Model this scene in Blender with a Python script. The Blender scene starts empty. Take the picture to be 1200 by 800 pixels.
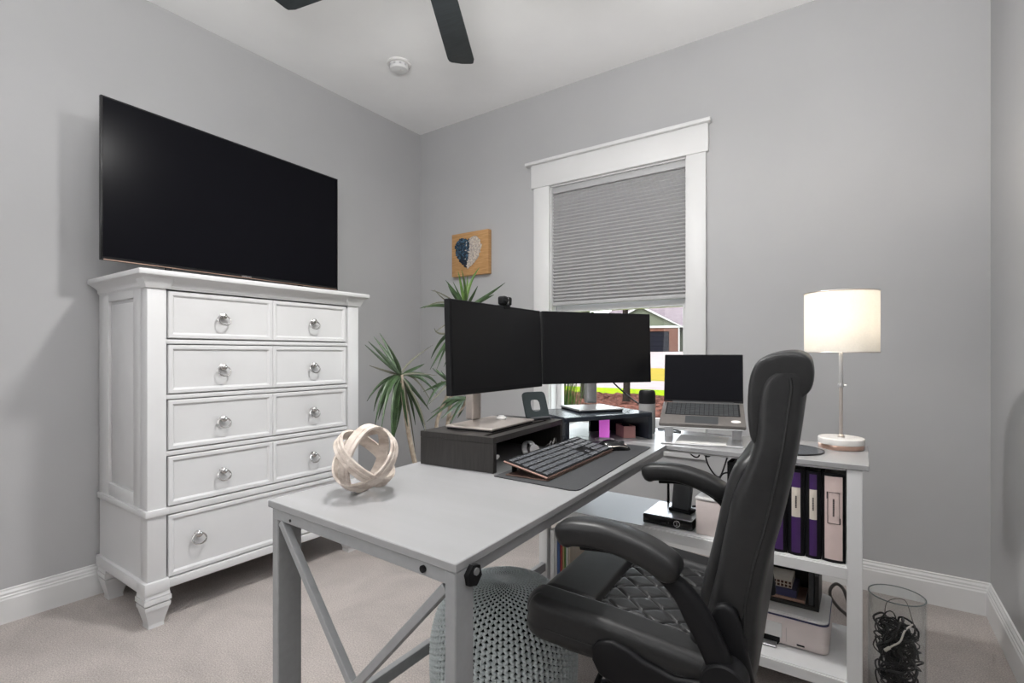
import bpy, bmesh, math, random
import numpy as np
from mathutils import Vector, Matrix, Euler
random.seed(7)
R = math.radians
COL = bpy.context.scene.collection
SC = bpy.context.scene

# ------------------------------------------------------------------ camera
cam_d = bpy.data.cameras.new('camera')
cam_d.sensor_width = 36.0
cam_d.lens = 592.0 / 1200.0 * 36.0
cam_d.shift_y = 14.0 / 1200.0
cam_d.clip_start = 0.02
cam_d.clip_end = 400
cam = bpy.data.objects.new('camera', cam_d)
COL.objects.link(cam)
cam.location = (0, 0, 1.064)
cam.rotation_euler = (R(90), 0, R(34.7))
SC.camera = cam

# ------------------------------------------------------------------ sky, sun, lights, exposure
world = bpy.data.worlds.new('sky')
SC.world = world
world.use_nodes = True
wn = world.node_tree.nodes
wl = world.node_tree.links
sky = wn.new('ShaderNodeTexSky')
sky.sky_type = 'NISHITA'
sky.sun_disc = False
sky.sun_elevation = R(50)
sky.sun_rotation = R(200)
wn['Background'].inputs['Strength'].default_value = 1.5
haze = wn.new('ShaderNodeHueSaturation')     # bright hazy sky, little blue
haze.inputs['Saturation'].default_value = 0.25
wl.new(sky.outputs[0], haze.inputs['Color'])
wl.new(haze.outputs[0], wn['Background'].inputs[0])

def light(name, kind, loc, energy, color=(1, 1, 1), rot=(0, 0, 0), **kw):
    d = bpy.data.lights.new(name, kind)
    d.energy = energy
    d.color = color
    for k, v in kw.items():
        setattr(d, k, v)
    o = bpy.data.objects.new(name, d)
    COL.objects.link(o)
    o.location = loc
    o.rotation_euler = rot
    return o

light('sun', 'SUN', (0, -5, 20), 1.3, (1, 0.95, 0.87), (R(42), 0, R(-15)), angle=R(0.6))
# the room's own ceiling light (fan light kit) and an added soft fill behind the camera
light('fan_light', 'AREA', (-1.19, 1.23, 2.36), 25, (1, 0.985, 0.965), shape='DISK', size=0.17)
light('fill_light', 'AREA', (-1.5, -0.75, 1.55), 11, (1, 0.995, 0.99), (R(84), 0, R(-36)), shape='RECTANGLE', size=1.2, size_y=1.4)
# added fill aimed up at the ceiling, standing in for a bounced flash
light('bounce_fill', 'AREA', (-0.3, 0.1, 1.62), 70, (1, 0.995, 0.99), (R(174), 0, 0), shape='RECTANGLE', size=0.9, size_y=0.9)

SC.view_settings.view_transform = 'Standard'
SC.view_settings.look = 'None'
SC.view_settings.gamma = 1.0
SC.view_settings.exposure = 0.20
SC.view_settings.use_curve_mapping = False
SC.cycles.max_bounces = 10
SC.cycles.diffuse_bounces = 6
SC.cycles.transparent_max_bounces = 16
SC.cycles.sample_clamp_indirect = 6
SC.cycles.caustics_reflective = False
SC.cycles.caustics_refractive = False
SC.cycles.use_denoising = True

# ------------------------------------------------------------------ materials
def lin(c):
    return tuple((x / 12.92 if x <= 0.04045 else ((x + 0.055) / 1.055) ** 2.4) for x in c)
def rgb(r, g, b):
    return lin((r / 255, g / 255, b / 255))

def mat(name, col, rough=0.5, metal=0.0, col2=None, nscale=40, ndetail=4, bump=0.0, bscale=None, spec=0.5,
        stretch=None, emit=None, estr=0.0, trans=0.0, alpha=1.0, coat=0.0, sheen=0.0, nramp=(0.35, 0.65), ior=1.45, bdist=0.002):
    m = bpy.data.materials.new(name)
    m.use_nodes = True
    nt = m.node_tree
    p = nt.nodes['Principled BSDF']
    p.inputs['Base Color'].default_value = (*col, 1)
    p.inputs['Roughness'].default_value = rough
    p.inputs['Metallic'].default_value = metal
    p.inputs['Specular IOR Level'].default_value = spec
    p.inputs['IOR'].default_value = ior
    p.inputs['Transmission Weight'].default_value = trans
    p.inputs['Alpha'].default_value = alpha
    p.inputs['Coat Weight'].default_value = coat
    p.inputs['Sheen Weight'].default_value = sheen
    if emit:
        p.inputs['Emission Color'].default_value = (*emit, 1)
        p.inputs['Emission Strength'].default_value = estr
    tc = nt.nodes.new('ShaderNodeTexCoord')
    mp = nt.nodes.new('ShaderNodeMapping')
    nt.links.new(tc.outputs['Object'], mp.inputs[0])
    if stretch:
        mp.inputs['Scale'].default_value = stretch
    n = nt.nodes.new('ShaderNodeTexNoise')
    n.inputs['Scale'].default_value = nscale
    n.inputs['Detail'].default_value = ndetail
    nt.links.new(mp.outputs[0], n.inputs['Vector'])
    c2 = col2 if col2 else tuple(x * 0.94 for x in col)
    rp = nt.nodes.new('ShaderNodeValToRGB')
    rp.color_ramp.elements[0].position = nramp[0]
    rp.color_ramp.elements[0].color = (*c2, 1)
    rp.color_ramp.elements[1].position = nramp[1]
    rp.color_ramp.elements[1].color = (*col, 1)
    nt.links.new(n.outputs['Fac'], rp.inputs[0])
    nt.links.new(rp.outputs[0], p.inputs['Base Color'])
    if bump > 0:
        n2 = nt.nodes.new('ShaderNodeTexNoise')
        n2.inputs['Scale'].default_value = bscale or nscale
        n2.inputs['Detail'].default_value = 5
        nt.links.new(mp.outputs[0], n2.inputs['Vector'])
        b = nt.nodes.new('ShaderNodeBump')
        b.inputs['Strength'].default_value = bump
        b.inputs['Distance'].default_value = bdist
        nt.links.new(n2.outputs['Fac'], b.inputs['Height'])
        nt.links.new(b.outputs[0], p.inputs['Normal'])
    return m

def window_glass(name, ior=1.45, tint=(0.97, 0.985, 0.98)):
    m = bpy.data.materials.new(name)
    m.use_nodes = True
    nt = m.node_tree
    nt.nodes.remove(nt.nodes['Principled BSDF'])
    t = nt.nodes.new('ShaderNodeBsdfTransparent')
    t.inputs[0].default_value = (*tint, 1)
    g = nt.nodes.new('ShaderNodeBsdfGlossy')
    g.inputs['Roughness'].default_value = 0.02
    fr = nt.nodes.new('ShaderNodeFresnel')
    ge = nt.nodes.new('ShaderNodeNewGeometry')     # thin glass: same reflection from both faces
    mr = nt.nodes.new('ShaderNodeMapRange')
    mr.inputs[3].default_value = ior
    mr.inputs[4].default_value = 1 / ior
    nt.links.new(ge.outputs['Backfacing'], mr.inputs[0])
    nt.links.new(mr.outputs[0], fr.inputs[0])
    mx = nt.nodes.new('ShaderNodeMixShader')
    nt.links.new(fr.outputs[0], mx.inputs[0])
    nt.links.new(t.outputs[0], mx.inputs[1])
    nt.links.new(g.outputs[0], mx.inputs[2])
    nt.links.new(mx.outputs[0], nt.nodes['Material Output'].inputs[0])
    return m

M = {}
M['wall'] = mat('wall_paint', (0.43, 0.43, 0.435), 0.8, col2=(0.417, 0.417, 0.422), nscale=3, bump=0.06, bscale=260, spec=0.25)
M['ceil'] = mat('ceiling_paint', (0.85, 0.85, 0.85), 0.9, col2=(0.83, 0.83, 0.83), nscale=4, bump=0.05, bscale=200, spec=0.2)
M['trim'] = mat('trim_paint', (0.65, 0.65, 0.65), 0.4, nscale=5, col2=(0.665, 0.665, 0.665))
M['dresser'] = mat('dresser_paint', (0.62, 0.62, 0.625), 0.38, nscale=6, col2=(0.605, 0.605, 0.61), bump=0.02, bscale=90)
M['chrome'] = mat('brushed_nickel', (0.62, 0.61, 0.60), 0.22, 1.0, nscale=120)
M['desk_top'] = mat('desk_laminate', (0.31, 0.31, 0.315), 0.26, nscale=2, col2=(0.298, 0.298, 0.302), stretch=(1, 8, 1))
M['desk_metal'] = mat('grey_painted_steel', (0.29, 0.295, 0.30), 0.42, nscale=60, bump=0.02)
M['black_plastic'] = mat('black_plastic', (0.008, 0.008, 0.009), 0.5, nscale=200, bump=0.02, spec=0.22)
M['blackgloss'] = mat('glossy_black_plastic', (0.008, 0.008, 0.009), 0.15, nscale=30)
M['screen'] = mat('switched_off_screen', (0.005, 0.005, 0.007), 0.25, nscale=8, spec=0.07)
M['matte_screen'] = mat('matte_screen', (0.007, 0.007, 0.008), 0.36, nscale=8, spec=0.25)
M['leather'] = mat('black_leather', (0.018, 0.018, 0.0185), 0.40, nscale=60, col2=(0.014, 0.014, 0.0145), bump=0.12, bscale=320, spec=0.42, bdist=0.0008)
M['stitch'] = mat('black_piping', (0.012, 0.012, 0.012), 0.55, nscale=200)
M['silver'] = mat('silver_aluminium', (0.63, 0.63, 0.64), 0.3, 0.85, nscale=80, stretch=(1, 20, 1))
M['warmsilver'] = mat('warm_silver_metal', (0.62, 0.56, 0.52), 0.32, 0.8, nscale=80)
M['riser_wood'] = mat('black_ash_veneer', (0.030, 0.027, 0.025), 0.42, col2=(0.018, 0.016, 0.015), nscale=14, stretch=(12, 1, 1), bump=0.06, bscale=40)
M['riser_navy'] = mat('blue_black_laminate', (0.020, 0.026, 0.036), 0.25, nscale=10)
M['rubber'] = mat('charcoal_desk_mat', (0.045, 0.046, 0.049), 0.62, nscale=220, bump=0.08, bscale=500, col2=(0.036, 0.037, 0.04))
M['key'] = mat('keycap_plastic', (0.095, 0.10, 0.11), 0.26, nscale=90)
M['dark_rose'] = mat('dark_rose_metal', (0.22, 0.14, 0.115), 0.4, 0.7, nscale=50)
M['copper'] = mat('copper_metal', (0.60, 0.40, 0.32), 0.3, 0.9, nscale=50)
M['marble'] = mat('white_marble', (0.80, 0.78, 0.75), 0.25, col2=(0.62, 0.59, 0.57), nscale=9, ndetail=8, nramp=(0.3, 0.5))
M['whitep'] = mat('white_plastic', (0.70, 0.69, 0.68), 0.4, nscale=20)
M['pinkwhite'] = mat('blush_white_plastic', (0.68, 0.60, 0.58), 0.45, nscale=20)
M['pink'] = mat('dusty_pink_card', (0.52, 0.27, 0.25), 0.6, nscale=60, bump=0.03)
M['pinkbind'] = mat('pale_pink_vinyl', (0.66, 0.53, 0.50), 0.45, nscale=20)
M['purple'] = mat('purple_vinyl', (0.055, 0.018, 0.11), 0.4, nscale=60)
M['paper'] = mat('white_paper', (0.75, 0.73, 0.70), 0.8, nscale=80)
M['cream'] = mat('cream_label', (0.66, 0.60, 0.52), 0.7, nscale=60)
M['ink'] = mat('dark_ink', (0.06, 0.05, 0.05), 0.7)
M['oak'] = mat('honey_wood', (0.52, 0.30, 0.13), 0.55, col2=(0.41, 0.22, 0.085), nscale=9, stretch=(1.5, 1, 14), bump=0.05, bscale=30)
M['blue_chip'] = mat('blue_chips', (0.06, 0.14, 0.22), 0.4, col2=(0.010, 0.018, 0.03), nscale=55)
M['dark_chip'] = mat('dark_chips', (0.015, 0.02, 0.035), 0.4)
M['white_chip'] = mat('white_chips', (0.70, 0.62, 0.54), 0.5, col2=(0.36, 0.33, 0.31), nscale=70)
M['leaf'] = mat('dracaena_leaf', (0.055, 0.10, 0.04), 0.38, col2=(0.028, 0.055, 0.022), nscale=25, stretch=(1, 1, 1))
M['leaf_old'] = mat('dry_leaf', (0.15, 0.15, 0.11), 0.6, nscale=30)
M['leaf_bright'] = mat('fresh_leaf', (0.13, 0.22, 0.05), 0.38, col2=(0.06, 0.13, 0.03), nscale=25)
M['cane'] = mat('pale_bark', (0.45, 0.38, 0.30), 0.8, col2=(0.32, 0.26, 0.20), nscale=40, bump=0.2)
M['pot'] = mat('grey_ceramic', (0.35, 0.35, 0.36), 0.4, nscale=30)
M['soil'] = mat('potting_soil', (0.05, 0.035, 0.025), 0.95, nscale=80, bump=0.4)
M['knit'] = mat('grey_blue_cotton_cord', (0.60, 0.655, 0.665), 0.85, col2=(0.50, 0.55, 0.555), nscale=160, bump=0.25, bscale=500, sheen=0.2)
M['knit_core'] = mat('dark_lining', (0.030, 0.040, 0.042), 0.95, nscale=100)
M['ball'] = mat('whitewashed_cane', (0.62, 0.55, 0.49), 0.75, col2=(0.42, 0.35, 0.30), nscale=26, ndetail=8, stretch=(1, 1, 2.2), bump=0.35, bscale=60, nramp=(0.36, 0.6))
M['shade'] = mat('grey_cellular_cloth', (0.42, 0.42, 0.425), 0.85, nscale=200, bump=0.04)
M['shade_rail'] = mat('grey_shade_rail', (0.42, 0.42, 0.425), 0.5, nscale=60)
M['fan'] = mat('charcoal_fan_blade', (0.035, 0.042, 0.046), 0.55, col2=(0.025, 0.03, 0.033), nscale=14, stretch=(1, 10, 1))
M['fanmetal'] = mat('dark_bronze', (0.03, 0.03, 0.032), 0.4, 0.6)
M['glow'] = mat('fan_light_diffuser', (0.8, 0.8, 0.8), 0.5, emit=(1, 0.95, 0.9), estr=1.5)
M['lampshade'] = mat('lamp_linen', (0.82, 0.80, 0.75), 0.85, nscale=180, bump=0.05)
def see_through_cloth(m, amount):
    nt = m.node_tree
    p = nt.nodes['Principled BSDF']
    t = nt.nodes.new('ShaderNodeBsdfTranslucent')
    t.inputs[0].default_value = (0.92, 0.90, 0.86, 1)
    mx = nt.nodes.new('ShaderNodeMixShader')
    mx.inputs[0].default_value = amount
    nt.links.new(p.outputs[0], mx.inputs[1])
    nt.links.new(t.outputs[0], mx.inputs[2])
    nt.links.new(mx.outputs[0], nt.nodes['Material Output'].inputs[0])
see_through_cloth(M['lampshade'], 0.26)
M['bulb'] = mat('lamp_bulb', (1, 1, 1), 0.5, emit=(1, 0.90, 0.76), estr=10)
M['glasspane'] = window_glass('window_pane_glass', 1.28)
M['vase'] = window_glass('clear_vase_glass', 1.25, (0.972, 0.985, 0.987))
M['rimglass'] = mat('glass_rim', (0.16, 0.19, 0.19), 0.08, nscale=20)
M['cable'] = mat('black_cable', (0.012, 0.012, 0.012), 0.45)
M['greycable'] = mat('grey_cable', (0.11, 0.10, 0.09), 0.5)
M['whitecable'] = mat('white_cable', (0.60, 0.55, 0.50), 0.5)
M['navyline'] = mat('navy_plastic', (0.05, 0.05, 0.12), 0.35)
M['grey_plastic'] = mat('dark_grey_plastic', (0.055, 0.058, 0.062), 0.45, nscale=60)
M['speaker_cloth'] = mat('light_grey_mesh', (0.36, 0.355, 0.35), 0.8, nscale=400, bump=0.1)
M['magenta'] = mat('glowing_magenta_acrylic', (0.75, 0.25, 0.72), 0.25, emit=(0.9, 0.16, 0.85), estr=0.35)
M['fur_dark'] = mat('dark_cloth', (0.015, 0.015, 0.015), 0.9, nscale=60, bump=0.2)
M['carpet'] = mat('beige_carpet', (0.55, 0.495, 0.465), 0.97, col2=(0.34, 0.305, 0.285), nscale=220, ndetail=6, bump=0.7, bscale=520, spec=0.1, sheen=0.15, bdist=0.006)
def carpet_tracks(m):
    # broad brushing tracks in the pile: a slow tone variation over the fibre speckle
    nt = m.node_tree
    p = nt.nodes['Principled BSDF']
    src = p.inputs['Base Color'].links[0].from_socket
    tc = nt.nodes.new('ShaderNodeTexCoord')
    n = nt.nodes.new('ShaderNodeTexNoise')
    n.inputs['Scale'].default_value = 3.2
    n.inputs['Detail'].default_value = 5
    n.inputs['Distortion'].default_value = 1.2
    nt.links.new(tc.outputs['Object'], n.inputs['Vector'])
    mr = nt.nodes.new('ShaderNodeMapRange')
    mr.inputs[1].default_value = 0.35
    mr.inputs[2].default_value = 0.65
    mr.inputs[3].default_value = 0.88
    mr.inputs[4].default_value = 1.08
    nt.links.new(n.outputs['Fac'], mr.inputs[0])
    mx = nt.nodes.new('ShaderNodeMix')
    mx.data_type = 'RGBA'
    mx.blend_type = 'MULTIPLY'
    mx.inputs[0].default_value = 1
    nt.links.new(src, mx.inputs[6])
    nt.links.new(mr.outputs[0], mx.inputs[7])
    nt.links.new(mx.outputs[2], p.inputs['Base Color'])
carpet_tracks(M['carpet'])
M['grass'] = mat('bright_grass', (0.155, 0.2046, 0.00744), 0.9, spec=0, col2=(0.0744, 0.1178, 0.00744), nscale=6, ndetail=8)
M['outtrim'] = mat('house_trim_paint', (0.2232, 0.2232, 0.217), 0.7, spec=0)
M['drygrass'] = mat('sunlit_dry_grass', (0.1984, 0.1302, 0.0248), 0.9, spec=0, col2=(0.124, 0.1085, 0.0217), nscale=0.7, ndetail=8)
M['paving'] = mat('pale_concrete', (0.1798, 0.1519, 0.1488), 0.9, spec=0, nscale=2, col2=(0.155, 0.1302, 0.1271))
M['mulch'] = mat('red_brown_mulch', (0.093, 0.04092, 0.031), 0.95, spec=0, col2=(0.0186, 0.00806, 0.0062), nscale=11, ndetail=9, bump=1.0, bscale=12, bdist=0.05)
M['bark'] = mat('dark_bark', (0.01116, 0.00868, 0.00744), 0.9, spec=0, nscale=20, bump=0.5)
M['outleaf'] = mat('tree_leaves', (0.062, 0.0992, 0.0217), 0.7, spec=0.05, col2=(0.0279, 0.0496, 0.0124), nscale=2)
M['blade'] = mat('ornamental_grass', (0.062, 0.1054, 0.0186), 0.6, col2=(0.0186, 0.0434, 0.00744), nscale=22, spec=0.05)
M['brick'] = mat('red_brown_brick', (0.0744, 0.0372, 0.02666), 0.85, spec=0, col2=(0.0558, 0.0248, 0.0186), nscale=3)
M['roof'] = mat('mauve_grey_shingle', (0.1054, 0.0868, 0.093), 0.9, spec=0, col2=(0.0806, 0.0651, 0.0713), nscale=3)
M['siding'] = mat('sage_grey_siding', (0.062, 0.0682, 0.0496), 0.8, spec=0, nscale=4)
M['garage'] = mat('charcoal_garage_panel', (0.0062, 0.0062, 0.00868), 0.6, spec=0)

# ------------------------------------------------------------------ geometry helpers
class G:
    """collects shapes, builds ONE mesh object"""
    def __init__(self):
        self.v, self.f = [], []
    def add(self, verts, faces, m=None):
        o = len(self.v)
        self.v += [tuple(m @ Vector(p)) if m is not None else tuple(p) for p in verts]
        self.f += [tuple(i + o for i in f) for f in faces]
        return self
    def addbm(self, bm, m=None):
        bm.verts.index_update()
        self.add([v.co[:] for v in bm.verts], [[v.index for v in f.verts] for f in bm.faces], m)
        bm.free()
        return self
    def box(self, x0, x1, y0, y1, z0, z1, bev=0.0, seg=2, m=None):
        bm = bmesh.new()
        bmesh.ops.create_cube(bm, size=1)
        for v in bm.verts:
            v.co = ((x0 + x1) / 2 + v.co.x * (x1 - x0), (y0 + y1) / 2 + v.co.y * (y1 - y0), (z0 + z1) / 2 + v.co.z * (z1 - z0))
        if bev > 0:
            bmesh.ops.bevel(bm, geom=bm.edges[:], offset=bev, segments=seg, profile=0.5, affect='EDGES')
        return self.addbm(bm, m)
    def frust(self, r0, z0, r1, z1, m=None):
        a = [(r0[0], r0[2], z0), (r0[1], r0[2], z0), (r0[1], r0[3], z0), (r0[0], r0[3], z0)]
        b = [(r1[0], r1[2], z1), (r1[1], r1[2], z1), (r1[1], r1[3], z1), (r1[0], r1[3], z1)]
        return self.add(a + b, [(3, 2, 1, 0), (4, 5, 6, 7), (0, 1, 5, 4), (1, 2, 6, 5), (2, 3, 7, 6), (3, 0, 4, 7)], m)
    def prism(self, poly, h0, h1, axis='z', bev=0.0, seg=2, m=None):
        # poly 2D; axis z: (x,y); axis y: (x,z); axis x: (y,z)
        def mk(p, h):
            return (p[0], p[1], h) if axis == 'z' else ((p[0], h, p[1]) if axis == 'y' else (h, p[0], p[1]))
        n = len(poly)
        bm = bmesh.new()
        lo = [bm.verts.new(mk(p, h0)) for p in poly]
        hi = [bm.verts.new(mk(p, h1)) for p in poly]
        bm.faces.new(lo[::-1])
        bm.faces.new(hi)
        for i in range(n):
            bm.faces.new((lo[i], lo[(i + 1) % n], hi[(i + 1) % n], hi[i]))
        bmesh.ops.recalc_face_normals(bm, faces=bm.faces[:])
        if bev > 0:
            es = [e for e in bm.edges if len(e.link_faces) == 2 and e.calc_face_angle(0) > 0.6]
            bmesh.ops.bevel(bm, geom=es, offset=bev, segments=seg, profile=0.5, affect='EDGES')
        return self.addbm(bm, m)
    def tube(self, pts, r, seg=8, closed=False, m=None, flat=None):
        pts = [Vector(p) for p in pts]
        n = len(pts)
        rs = r if isinstance(r, (list, tuple)) else [r] * n
        vs, fs = [], []
        prev = None
        for i in range(n):
            a = pts[i - 1] if (i > 0 or closed) else pts[i]
            b = pts[(i + 1) % n] if (i < n - 1 or closed) else pts[i]
            t = (b - a)
            if t.length < 1e-9:
                t = Vector((0, 0, 1))
            t.normalize()
            if prev is None:
                u = t.orthogonal().normalized()
            else:
                u = (prev - t * prev.dot(t))
                u = u.normalized() if u.length > 1e-6 else t.orthogonal().normalized()
            prev = u
            w = t.cross(u)
            for k in range(seg):
                an = 2 * math.pi * k / seg
                vs.append(tuple(pts[i] + (u * math.cos(an) + w * math.sin(an)) * rs[i]))
        rng = n if closed else n - 1
        for i in range(rng):
            j = (i + 1) % n
            for k in range(seg):
                k2 = (k + 1) % seg
                fs.append((i * seg + k, i * seg + k2, j * seg + k2, j * seg + k))
        if not closed:
            fs.append(tuple(range(seg))[::-1])
            fs.append(tuple((n - 1) * seg + k for k in range(seg)))
        return self.add(vs, fs, m)
    def cyl(self, p0, p1, r0, r1=None, seg=24):
        return self.tube([p0, p1], [r0, r0 if r1 is None else r1], seg)
    def lathe(self, prof, c=(0, 0, 0), seg=40, m=None, sy=1.0):
        vs, fs = [], []
        n = len(prof)
        for r, z in prof:
            for k in range(seg):
                a = 2 * math.pi * k / seg
                vs.append((c[0] + r * math.cos(a), c[1] + r * math.sin(a) * sy, c[2] + z))
        for i in range(n - 1):
            for k in range(seg):
                k2 = (k + 1) % seg
                fs.append((i * seg + k, i * seg + k2, (i + 1) * seg + k2, (i + 1) * seg + k))
        if prof[0][0] > 1e-5:
            fs.append(tuple(range(seg))[::-1])
        if prof[-1][0] > 1e-5:
            fs.append(tuple((n - 1) * seg + k for k in range(seg)))
        return self.add(vs, fs, m)
    def sweep(self, path, w, h, bev=0.3, m=None, rs=None):
        """rounded-rectangle section along a path in the xz plane; w across y, h in plane"""
        pts = [Vector(p) for p in path]
        n = len(pts)
        sec = []
        K = 16
        for k in range(K):
            a = 2 * math.pi * (k + 0.5) / K
            e = 0.55
            ca, sa = math.cos(a), math.sin(a)
            sec.append((math.copysign(abs(ca) ** e, ca), math.copysign(abs(sa) ** e, sa)))
        vs, fs = [], []
        for i in range(n):
            t = (pts[min(i + 1, n - 1)] - pts[max(i - 1, 0)]).normalized()
            nn = Vector((-t.z, 0, t.x))
            s = rs[i] if rs else 1.0
            for a, b in sec:
                vs.append(tuple(pts[i] + Vector((0, 1, 0)) * (a * w / 2 * (0.6 + 0.4 * s)) + nn * (b * h / 2 * s)))
        for i in range(n - 1):
            for k in range(K):
                k2 = (k + 1) % K
                fs.append((i * K + k, i * K + k2, (i + 1) * K + k2, (i + 1) * K + k))
        fs.append(tuple(range(K))[::-1])
        fs.append(tuple((n - 1) * K + k for k in range(K)))
        return self.add(vs, fs, m)
    def build(self, name, material, parent=None, angle=35, loc=None, smooth=True, recalc=True):
        me = bpy.data.meshes.new(name)
        me.from_pydata(self.v, [], self.f)
        if recalc:
            bm = bmesh.new()
            bm.from_mesh(me)
            bmesh.ops.recalc_face_normals(bm, faces=bm.faces[:])
            bm.to_mesh(me)
            bm.free()
        me.materials.append(material)
        if smooth:
            me.polygons.foreach_set('use_smooth', [True] * len(me.polygons))
            me.set_sharp_from_angle(angle=R(angle))
        me.update()
        o = bpy.data.objects.new(name, me)
        COL.objects.link(o)
        if parent is not None:
            o.parent = parent
        if loc:
            o.location = loc
        return o

def thing(name, label, cat, loc=(0, 0, 0), rz=0.0, group=None):
    o = bpy.data.objects.new(name, None)
    o.empty_display_size = 0.05
    COL.objects.link(o)
    o.location = loc
    o.rotation_euler = (0, 0, rz)
    o['label'] = label
    o['category'] = cat
    if group:
        o['group'] = group
    return o
def tag(o, label, cat, group=None):
    o['label'] = label
    o['category'] = cat
    if group:
        o['group'] = group
    return o
def struct(o, label=None):
    o['kind'] = 'structure'
    if label:
        o['label'] = label
    return o
def sempty(name, label=None):
    o = bpy.data.objects.new(name, None)
    COL.objects.link(o)
    return struct(o, label)
def spline(pts, n=24):
    """Catmull-Rom through pts"""
    P = [Vector(p) for p in pts]
    P = [P[0] * 2 - P[1]] + P + [P[-1] * 2 - P[-2]]
    out = []
    segs = len(P) - 3
    for s in range(segs):
        a, b, c, d = P[s:s + 4]
        m = max(2, n // segs)
        for i in range(m):
            t = i / m
            out.append(0.5 * ((2 * b) + (c - a) * t + (2 * a - 5 * b + 4 * c - d) * t * t + (3 * b - a - 3 * c + d) * t ** 3))
    out.append(P[-2])
    return out

# ================================================================== the room
XL, XR, YB, YF, ZC = -2.79, 0.43, 2.79, -1.0, 2.74
WX0, WX1, WZ0, WZ1 = -1.634, -0.779, 0.62, 2.13     # window opening
struct(G().box(XL - .15, XR + .15, YF - .15, YB + .15, -.12, 0).build('floor', M['carpet'], smooth=False), 'beige cut-pile carpet floor')
struct(G().box(XL - .15, XR + .15, YF - .15, YB + .15, ZC, ZC + .15).build('ceiling', M['ceil'], smooth=False), 'smooth white ceiling')
struct(G().box(XL - .15, XL, YF - .15, YB + .15, 0, ZC).build('wall_left', M['wall'], smooth=False), 'grey wall behind the chest of drawers')
struct(G().box(XR, XR + .15, YF - .15, YB + .15, 0, ZC).build('wall_right', M['wall'], smooth=False), 'grey wall at the right edge')
struct(G().box(XL, XR, YF - .15, YF, 0, ZC).build('wall_front', M['wall'], smooth=False))
g = G()
g.box(XL, WX0, YB, YB + .15, 0, ZC).box(WX1, XR, YB, YB + .15, 0, ZC)
g.box(WX0, WX1, YB, YB + .15, 0, WZ0).box(WX0, WX1, YB, YB + .15, WZ1, ZC)
struct(g.build('wall_back', M['wall'], smooth=False), 'grey wall with the window')
BP = [(0, 0), (.016, 0), (.016, .092), (.013, .098), (.013, .104), (.010, .108), (.010, .116), (.005, .124), (.005, .130), (0, .133)]
def baseboard(name, p0, p1, nrm, lab):
    vs, fs = [], []
    n = len(BP)
    for p in (p0, p1):
        for d, z in BP:
            vs.append((p[0] + nrm[0] * d, p[1] + nrm[1] * d, z))
    for i in range(n):
        j = (i + 1) % n
        fs.append((i, j, n + j, n + i))
    fs.append(tuple(range(n)))
    fs.append(tuple(range(n, 2 * n)))
    struct(G().add(vs, fs).build(name, M['trim'], smooth=False), lab)
baseboard('baseboard_left', (XL, YF), (XL, YB), (1, 0), 'white stepped baseboard along the left wall')
baseboard('baseboard_back', (XL, YB), (XR, YB), (0, -1), 'white stepped baseboard under the window wall')
baseboard('baseboard_right', (XR, YF), (XR, YB), (-1, 0), 'white stepped baseboard along the right wall')

# window
W = sempty('window_1', 'white craftsman-trimmed window behind the monitors')
y0 = YB - .018
G().box(-1.749, WX0, y0, YB, WZ0 - .03, WZ1, .002).build('side_casing', M['trim'], W)
G().box(WX1, -.677, y0, YB, WZ0 - .03, WZ1, .002).build('side_casing', M['trim'], W)
G().box(-1.766, -.664, YB - .024, YB, WZ1, 2.278, .002).build('head_casing', M['trim'], W)
G().box(-1.802, -.648, YB - .045, YB, 2.278, 2.298, .003).build('head_cap', M['trim'], W)
G().box(-1.79, -.64, YB - .05, YB + .06, WZ0 - .03, WZ0, .004).build('window_stool', M['trim'], W)
G().box(-1.749, -.677, YB - .016, YB, WZ0 - .12, WZ0 - .03, .002).build('apron', M['trim'], W)
g = G()
g.box(WX0 - .002, WX0 + .008, YB, YB + .15, WZ0, WZ1).box(WX1 - .008, WX1 + .002, YB, YB + .15, WZ0, WZ1).box(WX0, WX1, YB, YB + .15, WZ1 - .008, WZ1 + .001).box(WX0, WX1, YB + .06, YB + .15, WZ0, WZ0 + .01)
g.build('jamb', M['trim'], W, smooth=False)
ys0, ys1 = YB + .07, YB + .105
for n_, z0, z1, yy in (('lower_sash', WZ0 + .01, 1.380, 0), ('upper_sash', 1.330, WZ1 - .008, .03)):
    g = G()
    g.box(WX0 + .008, WX0 + .042, ys0 + yy, ys1 + yy, z0, z1, .002).box(WX1 - .042, WX1 - .008, ys0 + yy, ys1 + yy, z0, z1, .002)
    g.box(WX0 + .04, WX1 - .04, ys0 + yy, ys1 + yy, z0, z0 + .06, .002).box(WX0 + .04, WX1 - .04, ys0 + yy, ys1 + yy, z1 - .052, z1, .002)
    s_ = g.build(n_, M['trim'], W)
    G().box(WX0 + .04, WX1 - .04, ys0 + yy + .014, ys0 + yy + .018, z0 + .055, z1 - .04).build('pane', M['glasspane'], s_, smooth=False)

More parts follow.
